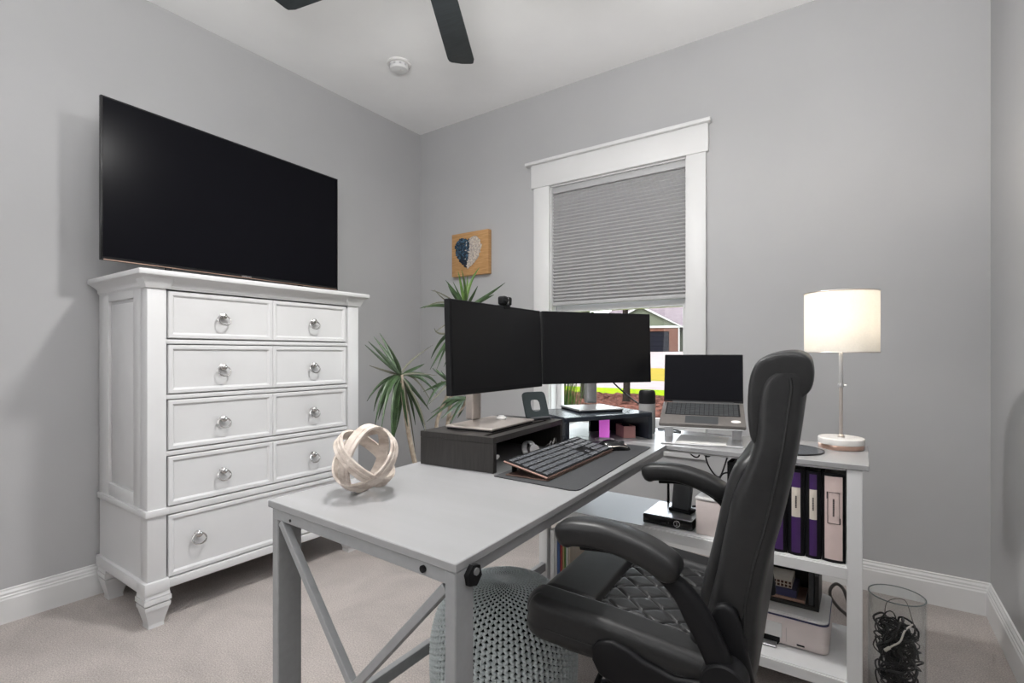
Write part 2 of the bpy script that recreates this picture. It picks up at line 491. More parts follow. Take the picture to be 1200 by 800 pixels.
# cellular shade in the opening
sh = thing('cellular_shade', 'grey pleated cellular shade lowered halfway in the window', 'window shade', (-1.2065, YB + .035, 1.368))
xa, xb = -.4235, .4205
G().box(xa, xb, -.022, .022, .714, .754, .003).build('headrail', M['shade_rail'], sh)
NP = 33
zt, zb = .714, .022
vs, fs = [], []
for i in range(NP * 2 + 1):
    z = zt + (zb - zt) * i / (NP * 2)
    d = .0150 if i % 2 else 0.0
    for x in (xa, xb):
        vs.append((x, -.004 - d, z))
    for x in (xa, xb):
        vs.append((x, .004 + d, z))
for i in range(NP * 2):
    a = i * 4
    b = a + 4
    fs += [(a, a + 1, b + 1, b), (a + 2, b + 2, b + 3, a + 3), (a, b, b + 2, a + 2), (a + 1, a + 3, b + 3, b + 1)]
G().add(vs, fs).build('pleated_cloth', M['shade'], sh, smooth=False)
G().box(xa, xb, -.016, .016, 0, .022, .003).build('bottom_rail', M['shade_rail'], sh)

# smoke detector
sd = thing('smoke_detector', 'round white smoke detector on the ceiling', 'smoke detector', (-2.20, 2.03, ZC))
G().lathe([(.0, 0), (.068, 0), (.068, -.008), (.064, -.012)][::1] + [(.0, -.012)], seg=36).build('mounting_plate', M['whitep'], sd)
G().lathe([(.052, -.012), (.054, -.03), (.048, -.040), (.030, -.044), (0, -.045)], seg=36).build('cover', M['trim'], sd)
g = G()
for k in range(10):
    a = R(36 * k)
    g.box(-.006, .006, -.002, .002, -.0285, -.018, m=Matrix.Translation((.0535 * math.cos(a), .0535 * math.sin(a), 0)) @ Matrix.Rotation(a + R(90), 4, 'Z'))
g.build('vent', M['shade_rail'], sd, smooth=False)['kind'] = 'stuff'
G().lathe([(.009, -.045), (.009, -.047), (0, -.0475)], (.018, 0, 0.001), seg=16).build('test_button', M['whitep'], sd)

# ceiling fan: hub just out of the top of the picture
fan = thing('ceiling_fan', 'dark ceiling fan with flat charcoal blades at the top', 'ceiling fan', (-1.19, 1.23, ZC))
G().lathe([(0, 0), (.07, 0), (.066, -.03), (.03, -.05), (.0, -.05)]).build('canopy', M['fanmetal'], fan)
G().cyl((0, 0, -.05), (0, 0, -.22), .013).build('downrod', M['fanmetal'], fan)
G().lathe([(0, -.20), (.04, -.21), (.10, -.235), (.115, -.27), (.115, -.325), (.09, -.345), (0, -.345)]).build('motor', M['fanmetal'], fan)
G().lathe([(0, -.345), (.085, -.345), (.08, -.36), (.05, -.37), (0, -.372)]).build('light_diffuser', M['glow'], fan)
for k in range(5):
    a = R(121 + 72 * k)
    mm = Matrix.Rotation(a, 4, 'Z') @ Matrix.Translation((0, 0, -.315)) @ Matrix.Rotation(R(9), 4, 'X')
    pl = [(.17, -.052), (.40, -.058), (.64, -.063), (.668, -.056), (.674, -.046), (.684, 0), (.682, .05), (.674, .060), (.655, .064), (.40, .058), (.17, .052)]
    G().prism(pl, -.004, .004, bev=.002, m=mm).build('blade', M['fan'], fan)
    G().prism([(.09, -.02), (.2, -.04), (.26, -.03), (.27, 0), (.26, .03), (.2, .04), (.09, .02)], .004, .010, m=mm).build('blade_iron', M['fanmetal'], fan)

# ================================================================== outdoors through the window
def strip(name, pr, mt, lab, x0=-60, x1=30):
    vs = []
    for y, z in pr:
        vs += [(x0, y, z), (x1, y, z)]
    n = len(pr)
    fs = [(2 * i, 2 * i + 1, 2 * i + 3, 2 * i + 2) for i in range(n - 1)]
    # a shallow body under the surface
    lo = [(x, y, z - .12) for x, y, z in vs]
    o = len(vs)
    fs += [tuple(o + k for k in f[::-1]) for f in fs[:]]
    fs += [(0, o, o + 1, 1), (2 * n - 2, 2 * n - 1, o + 2 * n - 1, o + 2 * n - 2)]
    return struct(G().add(vs + lo, fs).build(name, mt, smooth=False), lab)
strip('near_lawn', [(2.95, -.2), (7.2, -.2)], M['grass'], 'strip of bright lawn under the window')
strip('street_verge', [(14.3, -.2), (17.3, -.2)], M['grass'], 'bright green verge beyond the mulch bed')
strip('pavement', [(17.3, -.2), (22.8, -.2)], M['paving'], 'pale pavement beyond the verge')
strip('far_lawn', [(22.8, -.2), (41, -.15)], M['drygrass'], 'sunlit yellowish lawn across the pavement')
strip('street', [(41, -.15), (44, -.05), (51, 1.22), (58, 1.30)], M['paving'], 'pale street and driveway before the garage')
strip('hill', [(58, 1.30), (70, 1.8), (110, 3)], M['grass'], 'green ground around the house')
# mulch bed: bumpy surface
nx, ny = 120, 60
vs, fs = [], []
rr = random.Random(3)
for j in range(ny + 1):
    for i in range(nx + 1):
        x = -14 + 16 * i / nx
        y = 7.2 + 7.1 * j / ny
        edge = 0 if j in (0, ny) else 1
        vs.append((x, y, -.2 + edge * (.02 + rr.random() * .09)))
for j in range(ny):
    for i in range(nx):
        a = j * (nx + 1) + i
        fs.append((a, a + 1, a + nx + 2, a + nx + 1))
struct(G().add(vs, fs).build('mulch_bed', M['mulch'], recalc=False), 'red brown mulch bed')

def leafball(name, c, rx, rz, n, size, mt, parent, seed):
    r_ = random.Random(seed)
    g = G()
    for k in range(n):
        a = r_.random() * 2 * math.pi
        u = r_.random() * 2 - 1
        rr_ = r_.random() ** .4
        p = Vector((c[0] + rx * rr_ * math.sqrt(1 - u * u) * math.cos(a), c[1] + rx * rr_ * math.sqrt(1 - u * u) * math.sin(a), c[2] + rz * rr_ * u))
        e = Euler((r_.random() * 6, r_.random() * 6, r_.random() * 6)).to_matrix()
        q = [p + e @ Vector(w) * size for w in ((-1, 0, 0), (0, -.5, .1), (1, 0, 0), (0, .5, .1))]
        g.add(q, [(0, 1, 2, 3)])
    o = g.build(name, mt, parent, smooth=False, recalc=False)
    o['kind'] = 'stuff'
    return o
def tree(x, y, h, tr, lab, seed, crown=(.62, 1.2)):
    t = thing('young_tree', lab, 'tree', (x, y, -.2))
    r_ = random.Random(seed)
    pts = [(0, 0, -.1), (.02, 0, h * .3), (-.03, .02, h * .6), (.0, 0, h)]
    G().tube(spline(pts, 12), [tr * 1.35, tr * 1.1] + [tr] * 6 + [tr * .8] * 5, 10).build('trunk', M['bark'], t)
    g = G()
    for k in range(6):
        a = r_.random() * 6.28
        g.tube([(0, 0, h * .75 + .2 * k * .3), (.25 * math.cos(a), .25 * math.sin(a), h * .95 + .1 * k), (.5 * math.cos(a), .5 * math.sin(a), h * 1.2)], [.04, .03, .01], 6)
    g.build('branches', M['bark'], t)
    leafball('crown', (0, 0, h * 1.25), crown[0], crown[1], 1600, .11, M['outleaf'], t, seed)
    return t
tree(-6.04, 12.1, 3.2, .12, 'dark tree trunk in the mulch bed seen beside the monitor arm', 4)
tree(-4.74, 11.75, 3.2, .085, 'thinner dark tree trunk in the mulch bed left of the tumbler', 5)

# house with the garage across the street
hs = thing('garage_house', 'house with charcoal garage door, brick piers and mauve roof across the street', 'house', (-19.55, 52.45, 1.27), R(19))
G().box(-4.0, 3.95, .1, 9, 0, 2.6).build('wall', M['siding'], hs, smooth=False)
for x0, x1 in ((2.95, 3.85), (-3.85, -2.95)):
    pier = G().box(x0, x1, -.25, .1, 0, 2.45).build('brick_pier', M['brick'], hs, smooth=False)
    g = G()
    for j in range(16):
        for i in range(3):
            xo = x0 + (i - .5 * (j % 2)) * .36 + .03
            g.box(max(x0 + .01, xo), min(x1 - .01, xo + .31), -.28, -.25, .03 + j * .15, .15 + j * .15)
    o = g.build('brick_courses', M['brick'], pier, smooth=False)
    o['kind'] = 'stuff'
G().box(-2.95, 2.95, -.22, .1, 2.14, 2.5).build('lintel', M['brick'], hs, smooth=False)
gd = G().box(-2.95, 2.95, -.05, .08, 0, 2.14).build('garage_door', M['garage'], hs, smooth=False)
for j in range(4):
    G().box(-2.9, 2.9, -.08, -.05, .03 + j * .53, .5 + j * .53, .01, 1).build('panel', M['garage'], gd, smooth=False)
G().box(3.86, 3.99, -.3, .1, 0, 2.5).build('corner_board', M['outtrim'], hs, smooth=False)
G().prism([(-4.3, 2.55), (4.3, 2.55), (0, 4.75)], -.1, .1, 'y').build('gable_wall', M['siding'], hs, smooth=False)
g = G()
g.prism([(-4.7, 2.38), (-4.5, 2.38), (0, 4.72), (0, 4.98)], -.5, -.3, 'y').prism([(4.7, 2.38), (4.5, 2.38), (0, 4.72), (0, 4.98)], -.5, -.3, 'y')
g.box(-4.4, 4.4, -.35, -.2, 2.5, 2.72)
g.build('rake_board', M['outtrim'], hs, smooth=False)
G().prism([(-4.7, 2.45), (0, 5.0), (4.7, 2.45), (4.7, 2.35), (0, 4.85), (-4.7, 2.35)], -.45, 9, 'y').build('gable_roof', M['roof'], hs, smooth=False)
G().frust((-7, 14, 4, 16), 2.7, (-1.5, 8, 9.5, 10.5), 6.6).build('main_roof', M['roof'], hs, smooth=False)
G().box(4.2, 12, 5, 15, 0, 2.7).build('side_wing', M['siding'], hs, smooth=False)
for k, (x, y, s, lab) in enumerate([(-14.75, 55.4, .8, 'small green shrub beside the garage corner'), (-12.6, 57.4, 1.0, 'larger green shrub right of the garage shrub')]):
    t = thing('shrub', lab, 'shrub', (x, y, 1.3))
    G().tube([(0, 0, -.2), (0, 0, s)], .06, 6).build('stem', M['bark'], t)
    leafball('foliage', (0, 0, s), .9 * s, 1.0 * s, 900, .12, M['outleaf'], t, 20 + k)
for k, (x, y) in enumerate([(-48, 66), (-38, 72), (-28, 78)]):
    t = thing('far_tree', ['leafy tree far behind the house, left', 'leafy tree far behind the house, middle of three', 'leafy tree far behind the house, right'][k], 'tree', (x, y, 1.6))
    G().tube([(0, 0, -.5), (0, 0, 5)], .25, 8).build('trunk', M['bark'], t)
    leafball('crown', (0, 0, 6), 3.6, 3.6, 1400, .35, M['outleaf'], t, 40 + k)
# ornamental grass right outside the glass
og = thing('ornamental_grass', 'clump of green strap grass right outside the window', 'grass clump', (-1.92, 3.40, -.2))
g = G()
r_ = random.Random(11)
for k in range(330):
    a = r_.random() * 6.28
    b0 = Vector((.15 * r_.random() * math.cos(a), .15 * r_.random() * math.sin(a), 0))
    h = .80 + r_.random() * .50
    lean = .03 + .20 * r_.random() ** 1.6
    d = Vector((math.cos(a), math.sin(a), 0))
    side = Vector((-d.y, d.x, 0)) * .011
    vs, fs = [], []
    for i in range(6):
        t = i / 5
        c = b0 + d * lean * t * t + Vector((0, 0, h * (t - .18 * t * t * lean * 2)))
        w = side * (1.0 - t * .9)
        vs += [tuple(c - w), tuple(c + w)]
    fs = [(2 * i, 2 * i + 1, 2 * i + 3, 2 * i + 2) for i in range(5)]
    g.add(vs, fs)
o = g.build('blades', M['blade'], og, recalc=False)
o['kind'] = 'stuff'

# ================================================================== chest of drawers
dr = thing('chest_of_drawers', 'tall white chest of nine drawers with ring pulls and turned-in feet', 'dresser', (-2.77, 1.289, 0))
def L(x0, x1, y0, y1, z0, z1):   # world coordinates -> chest coordinates
    return (x0 + 2.77, x1 + 2.77, y0 - 1.289, y1 - 1.289, z0, z1)
Y0, Y1 = .795, 1.783
g = G().box(*L(-2.765, -2.305, Y0 + .012, Y1 - .012, .16, 1.34))
g.build('carcass', M['dresser'], dr, smooth=False)
for ya in (Y0, Y1 - .066):
    g = G().box(*L(-2.316, -2.25, ya, ya + .066, .17, 1.32), .003)
    g.build('corner_post', M['dresser'], dr)
# crown
g = G()
def ring(z0, z1, e0, e1):
    g.frust(L(-2.766, -2.25 + e0, Y0 - e0, Y1 + e0, 0, 0)[:4], z0, L(-2.766, -2.25 + e1, Y0 - e1, Y1 + e1, 0, 0)[:4], z1)
ring(1.318, 1.326, .0, .004)
ring(1.326, 1.334, .006, .006)
for i in range(5):
    t0, t1 = i / 5, (i + 1) / 5
    ring(1.334 + .028 * t0, 1.334 + .028 * t1, .006 + .030 * (1 - math.cos(t0 * 1.57)), .006 + .030 * (1 - math.cos(t1 * 1.57)))
g.build('crown_moulding', M['dresser'], dr, smooth=False)
G().box(*L(-2.768, -2.205, Y0 - .042, Y1 + .042, 1.362, 1.385), .006, 3).build('top', M['dresser'], dr)
for ya in (Y0, Y1 - .066):
    g = G().frust(L(-2.3, -2.243, ya - .007, ya + .073, 0, 0)[:4], 1.318, L(-2.3, -2.222, ya - .025, ya + .088, 0, 0)[:4], 1.362)
    g.build('crown_block', M['dresser'], dr, smooth=False)
# side panels (near and far): stiles, rails, recessed field with bead
for sgn, ys in ((-1, Y0), (1, Y1)):
    ya, yb = (ys, ys + .014) if sgn < 0 else (ys - .014, ys)
    g = G()
    g.box(*L(-2.765, -2.655, ya, yb, .455, 1.32), .002).box(*L(-2.385, -2.31, ya, yb, .455, 1.32), .002)
    g.box(*L(-2.655, -2.385, ya, yb, 1.285, 1.32), .002).box(*L(-2.655, -2.385, ya, yb, .455, .51), .002)
    g.build('side_frame', M['dresser'], dr)
    yc = ys + .006 if sgn < 0 else ys - .006
    G().box(*L(-2.64, -2.40, min(yc, yc + .012 * -sgn), max(yc, yc + .012 * -sgn), .525, 1.27), .004).build('side_panel', M['dresser'], dr)
    G().box(*L(-2.765, -2.31, ya + .002, yb + .002, .18, .435)).build('lower_side_panel', M['dresser'], dr, smooth=False)
G().box(*L(-2.766, -2.241, Y0 - .009, Y0 + .02, .432, .458), .004).box(*L(-2.33, -2.2405, Y0 - .0095, Y0 + .073, .4315, .4585), .004).build('waist_moulding', M['dresser'], dr)
G().box(*L(-2.766, -2.241, Y1 - .02, Y1 + .009, .432, .458), .004).box(*L(-2.33, -2.2405, Y1 - .073, Y1 + .0095, .4315, .4585), .004).build('waist_moulding', M['dresser'], dr)
g = G()
g.box(*L(-2.768, -2.238, Y0 - .012, Y0 + .03, .135, .182), .005).box(*L(-2.768, -2.238, Y1 - .03, Y1 + .012, .135, .182), .005)
g.box(*L(-2.32, -2.2375, Y0 - .0125, Y0 + .074, .1345, .1825), .005).box(*L(-2.32, -2.2375, Y1 - .074, Y1 + .0125, .1345, .1825), .005)
g.box(*L(-2.3, -2.250, Y0, Y1, .138, .172), .004)
g.build('plinth_moulding', M['dresser'], dr)
g = G()
for z, hz in ((1.111, .0085), (.891, .0085), (.6675, .009), (.440, .0135)):
    g.box(*L(-2.31, -2.257, Y0 + .06, Y1 - .06, z - hz, z + hz), .002)
g.build('rail', M['dresser'], dr)
for cx in (-2.70, -2.283):
    for cy in (Y0 + .033, Y1 - .033):
        cx_, cy_ = cx + 2.77, cy - 1.289
        g = G()
        def sq(h):
            return (cx_ - h, cx_ + h, cy_ - h, cy_ + h)
        g.frust(sq(.043), .120, sq(.041), .136).frust(sq(.046), .100, sq(.046), .118).frust(sq(.040), .094, sq(.042), .100).frust(sq(.043), .076, sq(.044), .092)
        g.frust(sq(.026), .014, sq(.041), .076).frust(sq(.027), .0, sq(.026), .014)
        g.build('foot', M['dresser'], dr, smooth=False)
def ring_pull(parent, x, y, z):
    g = G()
    g.lathe([(0, 0), (.012, 0), (.012, .003), (.006, .006), (.0055, .014), (.0115, .017), (.0125, .023), (.008, .027), (0, .028)], seg=16,
            m=Matrix.Translation((x, y, z)) @ Matrix.Rotation(R(90), 4, 'Y'))
    pts = [(x + .014 + .016 * (1 - math.cos(a)) * .5, y + .0265 * math.sin(a), z - .017 + .0205 * math.cos(a)) for a in [2 * math.pi * k / 24 for k in range(24)]]
    g.tube(pts, .0034, 8, closed=True)
    g.build('ring_pull', M['chrome'], parent)
def drawer(y0, y1, z0, z1, pulls):
    x = -2.256 + 2.77
    a0, a1 = y0 - 1.289 + (.004 if y0 < 1 else .0004), y1 - 1.289 - (.004 if y1 > 1.5 else .0004)
    b = .019
    rings = [(0, -.046), (0, -.003), (.003, 0), (b - .004, 0), (b - .001, -.002), (b + .004, -.0075)]
    vs, fs = [], []
    for i_, d in rings:
        vs += [(x + d, a0 + i_, z0 + i_), (x + d, a1 - i_, z0 + i_), (x + d, a1 - i_, z1 - i_), (x + d, a0 + i_, z1 - i_)]
    for k in range(len(rings) - 1):
        for j in range(4):
            j2 = (j + 1) % 4
            fs.append((4 * k + j, 4 * k + j2, 4 * k + 4 + j2, 4 * k + 4 + j))
    k = 4 * (len(rings) - 1)
    fs += [(k, k + 1, k + 2, k + 3), (3, 2, 1, 0)]
    d_ = G().add(vs, fs).build('drawer', M['dresser'], dr, smooth=False)
    for py, pz in pulls:
        ring_pull(d_, x - .0075, py - 1.289, pz)
for z0, z1 in ((1.1245, 1.312), (.904, 1.098), (.681, .878), (.4585, .654)):
    zc = (z0 + z1) / 2 + .005
    drawer(.865, 1.301, z0, z1, [(1.077, zc)])
    drawer(1.301, 1.713, z0, z1, [(1.512, zc)])
drawer(.865, 1.713, .177, .4215, [(.978, .32), (1.60, .32)])

# television, a little turned, standing on the chest
TA, TB = Vector((-2.56, .742, 1.449)), Vector((-2.625, 1.93, 1.449))
tl = (TB - TA).length
tv = thing('television', 'large black flat television standing on the white chest of drawers', 'television', (TA + TB) / 2 - Vector((0, 0, .064)), math.atan2(TB.y - TA.y, TB.x - TA.x) - R(90))
h2 = tl / 2
B0, B1 = .064, .742
G().box(-.022, -.004, -h2, h2, B0, B1, .003).build('bezel', M['blackgloss'], tv)
G().box(-.005, -.002, -h2 + .008, h2 - .008, B0 + .016, B1 - .008).build('screen', M['screen'], tv, smooth=False)
G().box(-.06, -.02, -h2 + .12, h2 - .12, B0 + .05, B0 + .42, .012).build('rear_housing', M['black_plastic'], tv)
G().box(-.006, -.0015, -h2 + .01, h2 - .01, B0 + .001, B0 + .005).build('bottom_trim', M['copper'], tv, smooth=False)
for s in (-1, 1):
    G().prism([(-.10, 0), (.075, 0), (.075, .006), (.0, .02), (-.005, B0 + .01), (-.02, B0 + .01), (-.02, .02), (-.10, .006)], s * .34 - .012, s * .34 + .012, 'y', .002).build('stand_foot', M['black_plastic'], tv)
tc_ = bpy.data.curves.new('lettering', 'FONT')
tc_.body = 'SAMSUNG'
tc_.size = .011
tc_.align_x = 'CENTER'
tc_.extrude = .0003
tt_ = bpy.data.objects.new('letters', tc_)
COL.objects.link(tt_)
bpy.context.view_layer.update()
to = bpy.data.objects.new('lettering', bpy.data.meshes.new_from_object(tt_))
bpy.data.objects.remove(tt_)
COL.objects.link(to)
to.parent = tv
to.location = (-.0012, 0.02, B0 + .0055)
to.rotation_euler = (R(90), 0, R(90))
to.data.materials.clear()
to.data.materials.append(M['silver'])

# wooden board with a mosaic heart on the back wall
art = thing('heart_plaque', 'square honey wood plaque with blue and white mosaic heart', 'wall art', (-2.268, YB, 1.766))
G().box(-.165, .165, -.04, -.002, -.152, .152, .003).build('board', M['oak'], art)
def in_heart(x, z):
    x, z = x / .102, (z + .012) / .098
    return (x * x + z * z - 1) ** 3 - x * x * z ** 3 < 0
gb, gw, gd_ = G(), G(), G()
r_ = random.Random(5)
for i in range(-13, 14):
    for j in range(-15, 16):
        x, z = i * .0105 + r_.uniform(-.003, .003), j * .0095 + r_.uniform(-.003, .003)
        if in_heart(x, z):
            m_ = Matrix.Translation((x - .012, -.041, z + .004)) @ Matrix.Rotation(r_.random() * 3, 4, 'Y') @ Matrix.Rotation(r_.uniform(-.4, .4), 4, 'X')
            tgt = gw if x + .35 * min(0, z) * 0 > .012 + .25 * z * (z < 0) else (gd_ if (z < -.035 and x < -.01 and z + x * .9 < -.07) or r_.random() < .12 else gb)
            if tgt is gb and x > -.02 and r_.random() < .25:
                tgt = gw
            tgt.box(-.007, .007, -.003 - r_.random() * .004, .003, -.0045, .0045, m=m_)
for nm, gg, mt in (('blue_chips', gb, 'blue_chip'), ('white_chips', gw, 'white_chip'), ('dark_chips', gd_, 'dark_chip')):
    o = gg.build(nm, M[mt], art, smooth=False)
    o['kind'] = 'stuff'

# ================================================================== L-shaped desk with shelf unit
ZT = .745
dk = thing('corner_desk', 'white topped L-shaped desk on grey metal legs with a shelf side', 'desk', (-.55, 1.4, 0))
def D(x0, x1, y0, y1, z0, z1):
    return (x0 + .55, x1 + .55, y0 - 1.4, y1 - 1.4, z0, z1)
def dp(x, y, z):
    return (x + .55, y - 1.4, z)
G().prism([(x + .55, y - 1.4) for x, y in [(-1.064, .602), (-.505, .58), (-.559, 1.751), (-1.085, 1.751)]], .730, ZT, bev=.0015, seg=1).build('desk_top', M['desk_top'], dk)
G().box(*D(-1.088, .018, 1.753, 2.122, .729, ZT), .0015, 1).build('desk_top', M['desk_top'], dk)
g = G()
def bar(g, p, q, w, h):
    p, q = Vector(dp(*p)), Vector(dp(*q))
    d = (q - p)
    ln = d.length
    rot = d.to_track_quat('X', 'Z').to_matrix().to_4x4()
    g.box(0, ln, -w / 2, w / 2, -h / 2, h / 2, .0015, 1, m=Matrix.Translation(p) @ rot)
    return g
# near frame
G().box(*D(-1.053, -1.031, .606, .662, 0, .730), .002, 1).build('leg', M['desk_metal'], dk)
G().box(*D(-.530, -.507, .582, .626, 0, .730), .002, 1).build('leg', M['desk_metal'], dk)
bar(G(), (-1.05, .615, .719), (-.51, .593, .719), .02, .024).build('top_rail', M['desk_metal'], dk)
bar(G(), (-1.055, .63, .719), (-1.075, 1.75, .719), .02, .024).build('side_rail', M['desk_metal'], dk)
bar(G(), (-.528, .62, .717), (-.575, 1.74, .717), .02, .024).build('side_rail', M['desk_metal'], dk)
bar(G(), (-1.045, .66, .20), (-1.063, 1.76, .20), .02, .034).build('stretcher', M['desk_metal'], dk)
bar(G(), (-1.015, .608, .706), (-.535, .600, .185), .016, .016).build('cross_brace', M['desk_metal'], dk)
bar(G(), (-.533, .592, .700), (-1.02, .616, .185), .016, .016).build('cross_brace', M['desk_metal'], dk)
G().cyl(dp(-.578, .5855, .719), dp(-.578, .582, .719), .006, seg=16).build('bolt', M['black_plastic'], dk)
G().cyl(dp(-.978, .603, .716), dp(-.978, .6005, .716), .003, seg=12).build('bolt', M['black_plastic'], dk)
g = G().cyl(dp(-.5065, .618, .716), dp(-.498, .618, .716), .018, seg=6)
g.build('corner_connector', M['black_plastic'], dk, angle=20)
G().cyl(dp(-.498, .620, .722), dp(-.4955, .620, .722), .006, seg=12).build('screw', M['silver'], dk)
# shelf unit under the window wing
for x0 in (-1.083, -.036):
    for y0 in (1.758, 2.08):
        G().box(*D(x0, x0 + .038, y0, y0 + .036, 0, .729), .0015, 1).build('leg', M['desk_metal'] if False else M['trim'], dk)
for z0, z1 in ((.407, .445), (.078, .114)):
    G().box(*D(-1.07, -.02, 1.762, 2.112, z1 - .016, z1), .001, 1).build('shelf', M['trim'], dk)
    g = G()
    g.box(*D(-1.05, -.034, 1.757, 1.775, z0, z1 - .004), .001, 1).box(*D(-1.05, -.034, 2.10, 2.118, z0, z1 - .004), .001, 1)
    g.box(*D(-1.075, -1.055, 1.79, 2.09, z0, z1 - .004), .001, 1).box(*D(-.028, -.010, 1.79, 2.09, z0, z1 - .004), .001, 1)
    g.build('shelf_rail', M['trim'], dk)
g = G()
g.box(*D(-1.05, -.034, 1.765, 1.783, .722, .730)).box(*D(-1.05, -.036, 2.095, 2.112, .70, .729))
g.build('apron', M['trim'], dk, smooth=False)

# binders on the middle shelf
def binder(x0, x1, kind, lab):
    t = thing('ring_binder', lab, 'binder', ((x0 + x1) / 2, 1.775, .4455), 0, 'ring binders on the middle shelf')
    w = (x1 - x0) / 2 - .0008
    h = .262
    g = G().box(-w, -w + .003, 0, .27, 0, h, .001, 1).box(w - .003, w, 0, .27, 0, h, .001, 1)
    pl = [(-w, 0.004), (-w * .6, -.004), (0, -.007), (w * .6, -.004), (w, .004), (w, .008), (-w, .008)]
    g.prism(pl, 0, h, 'z')
    g.build('cover', M['black_plastic'], t)
    G().box(-w + .004, w - .004, .02, .255, .01, h - .012).build('pages', M['paper'], t, smooth=False)
    if kind == 'black':
        return
    q = w - .007 if kind == 'pink' else w - .0105
    pl = [(-q, -.0035 - .001), (-q * .5, -.0068), (0, -.0078), (q * .5, -.0068), (q, -.0045), (q, -.002), (-q, -.002)]
    ins = G().prism(pl, .009, h - .008, 'z').build('spine_insert', M['pinkbind'] if kind == 'pink' else M['purple'], t)
    if kind == 'purple':
        p2 = [(x_ * .96, y_ - .0006) for x_, y_ in pl]
        lb = G().prism(p2, .118, .208, 'z').build('label', M['cream'], t)
        g = G()
        r2 = random.Random(int(x0 * 1000))
        z = .146
        while z < .182:
            hh = r2.uniform(.002, .004)
            g.box(-.002, .0022, -.0092, -.0085, z, z + hh)
            z += hh + .001
        g.build('print', M['ink'], lb, smooth=False)
    else:
        g = G()
        zz0, zz1, f = .115, .208, .0155
        for a, b, c_, d_ in ((-f, f, zz1 - .001, zz1), (-f, f, zz0, zz0 + .001), (-f, -f + .001, zz0, zz1), (f - .001, f, zz0, zz1), (-f - .002, -f, zz1 - .02, zz1), (f, f + .002, zz0, zz0 + .018)):
            g.box(a, b, -.0086, -.006, c_, d_)
        r2 = random.Random(4)
        z = .137
        while z < .187:
            hh = r2.uniform(.002, .004)
            g.box(-.002, .0022, -.0088, -.0076, z, z + hh)
            z += hh + .001
        g.build('print', M['ink'], ins, smooth=False)
    g = G()
    g.tube([(.0085 * math.cos(a), -.0075, .05 + .0085 * math.sin(a)) for a in [6.283 * k / 16 for k in range(16)]], .0012, 6, closed=True)
    # the rings sit low on the spine where the shelf edge shows them
    return t
binder(-.099, -.0385, 'pink', 'wide pale pink ring binder at the end by the white desk post')
binder(-.142, -.0995, 'purple', 'purple ring binder with cream label standing against the pink binder')
binder(-.1895, -.1425, 'purple', 'purple ring binder with cream label partly behind the office chair, second from the pink one')
binder(-.236, -.190, 'purple', 'purple ring binder mostly hidden by the chair back, third from the pink one')
binder(-.366, -.318, 'black', 'black ring binder left of the chair back under the window wing')

# printer on the bottom shelf and the organiser stacked on it
pr = thing('printer', 'white inkjet printer on the bottom shelf of the desk', 'printer', (-.29, 1.985, .1142))
def rr_poly(x0, x1, y0, y1, r, n=6):
    out = []
    for cx, cy, a0 in ((x1 - r, y1 - r, 0), (x0 + r, y1 - r, 90), (x0 + r, y0 + r, 180), (x1 - r, y0 + r, 270)):
        for k in range(n + 1):
            a = R(a0 + 90 * k / n)
            out.append((cx + r * math.cos(a), cy + r * math.sin(a)))
    return out
body = rr_poly(-.205, .205, -.13, .11, .025)
G().prism([p for p in body], .004, .092, 'z', .003, 2).build('body', M['pinkwhite'], pr)
G().prism(rr_poly(-.206, .206, -.131, .111, .026), .092, .0955, 'z').build('trim_band', M['navyline'], pr)
G().prism(rr_poly(-.204, .204, -.129, .109, .025), .0955, .103, 'z', .003, 2).build('scanner_lid', M['whitep'], pr)
G().box(-.19, .188, -.122, .10, .103, .1045, .0005, 1).build('lid_panel', M['grey_plastic'] if False else M['whitep'], pr)
G().box(-.17, .075, -.1325, -.128, .022, .07, .001, 1).build('front_flap', M['whitep'], pr)
G().prism([(-.17, .0), (.065, .0), (.07, .01), (.07, .024), (-.17, .024)], -.1335, -.12, 'y').build('paper_slot', M['black_plastic'], pr, smooth=False)
G().box(-.16, .062, -.165, -.125, .003, .007, .001, 1).build('paper_tray', M['silver'], pr)
G().box(.118, .140, -.1315, -.128, .012, .017).build('badge', M['black_plastic'], pr, smooth=False)
G().box(.088, .0885, -.1312, -.129, .015, .06).build('seam', M['grey_plastic'], pr, smooth=False)

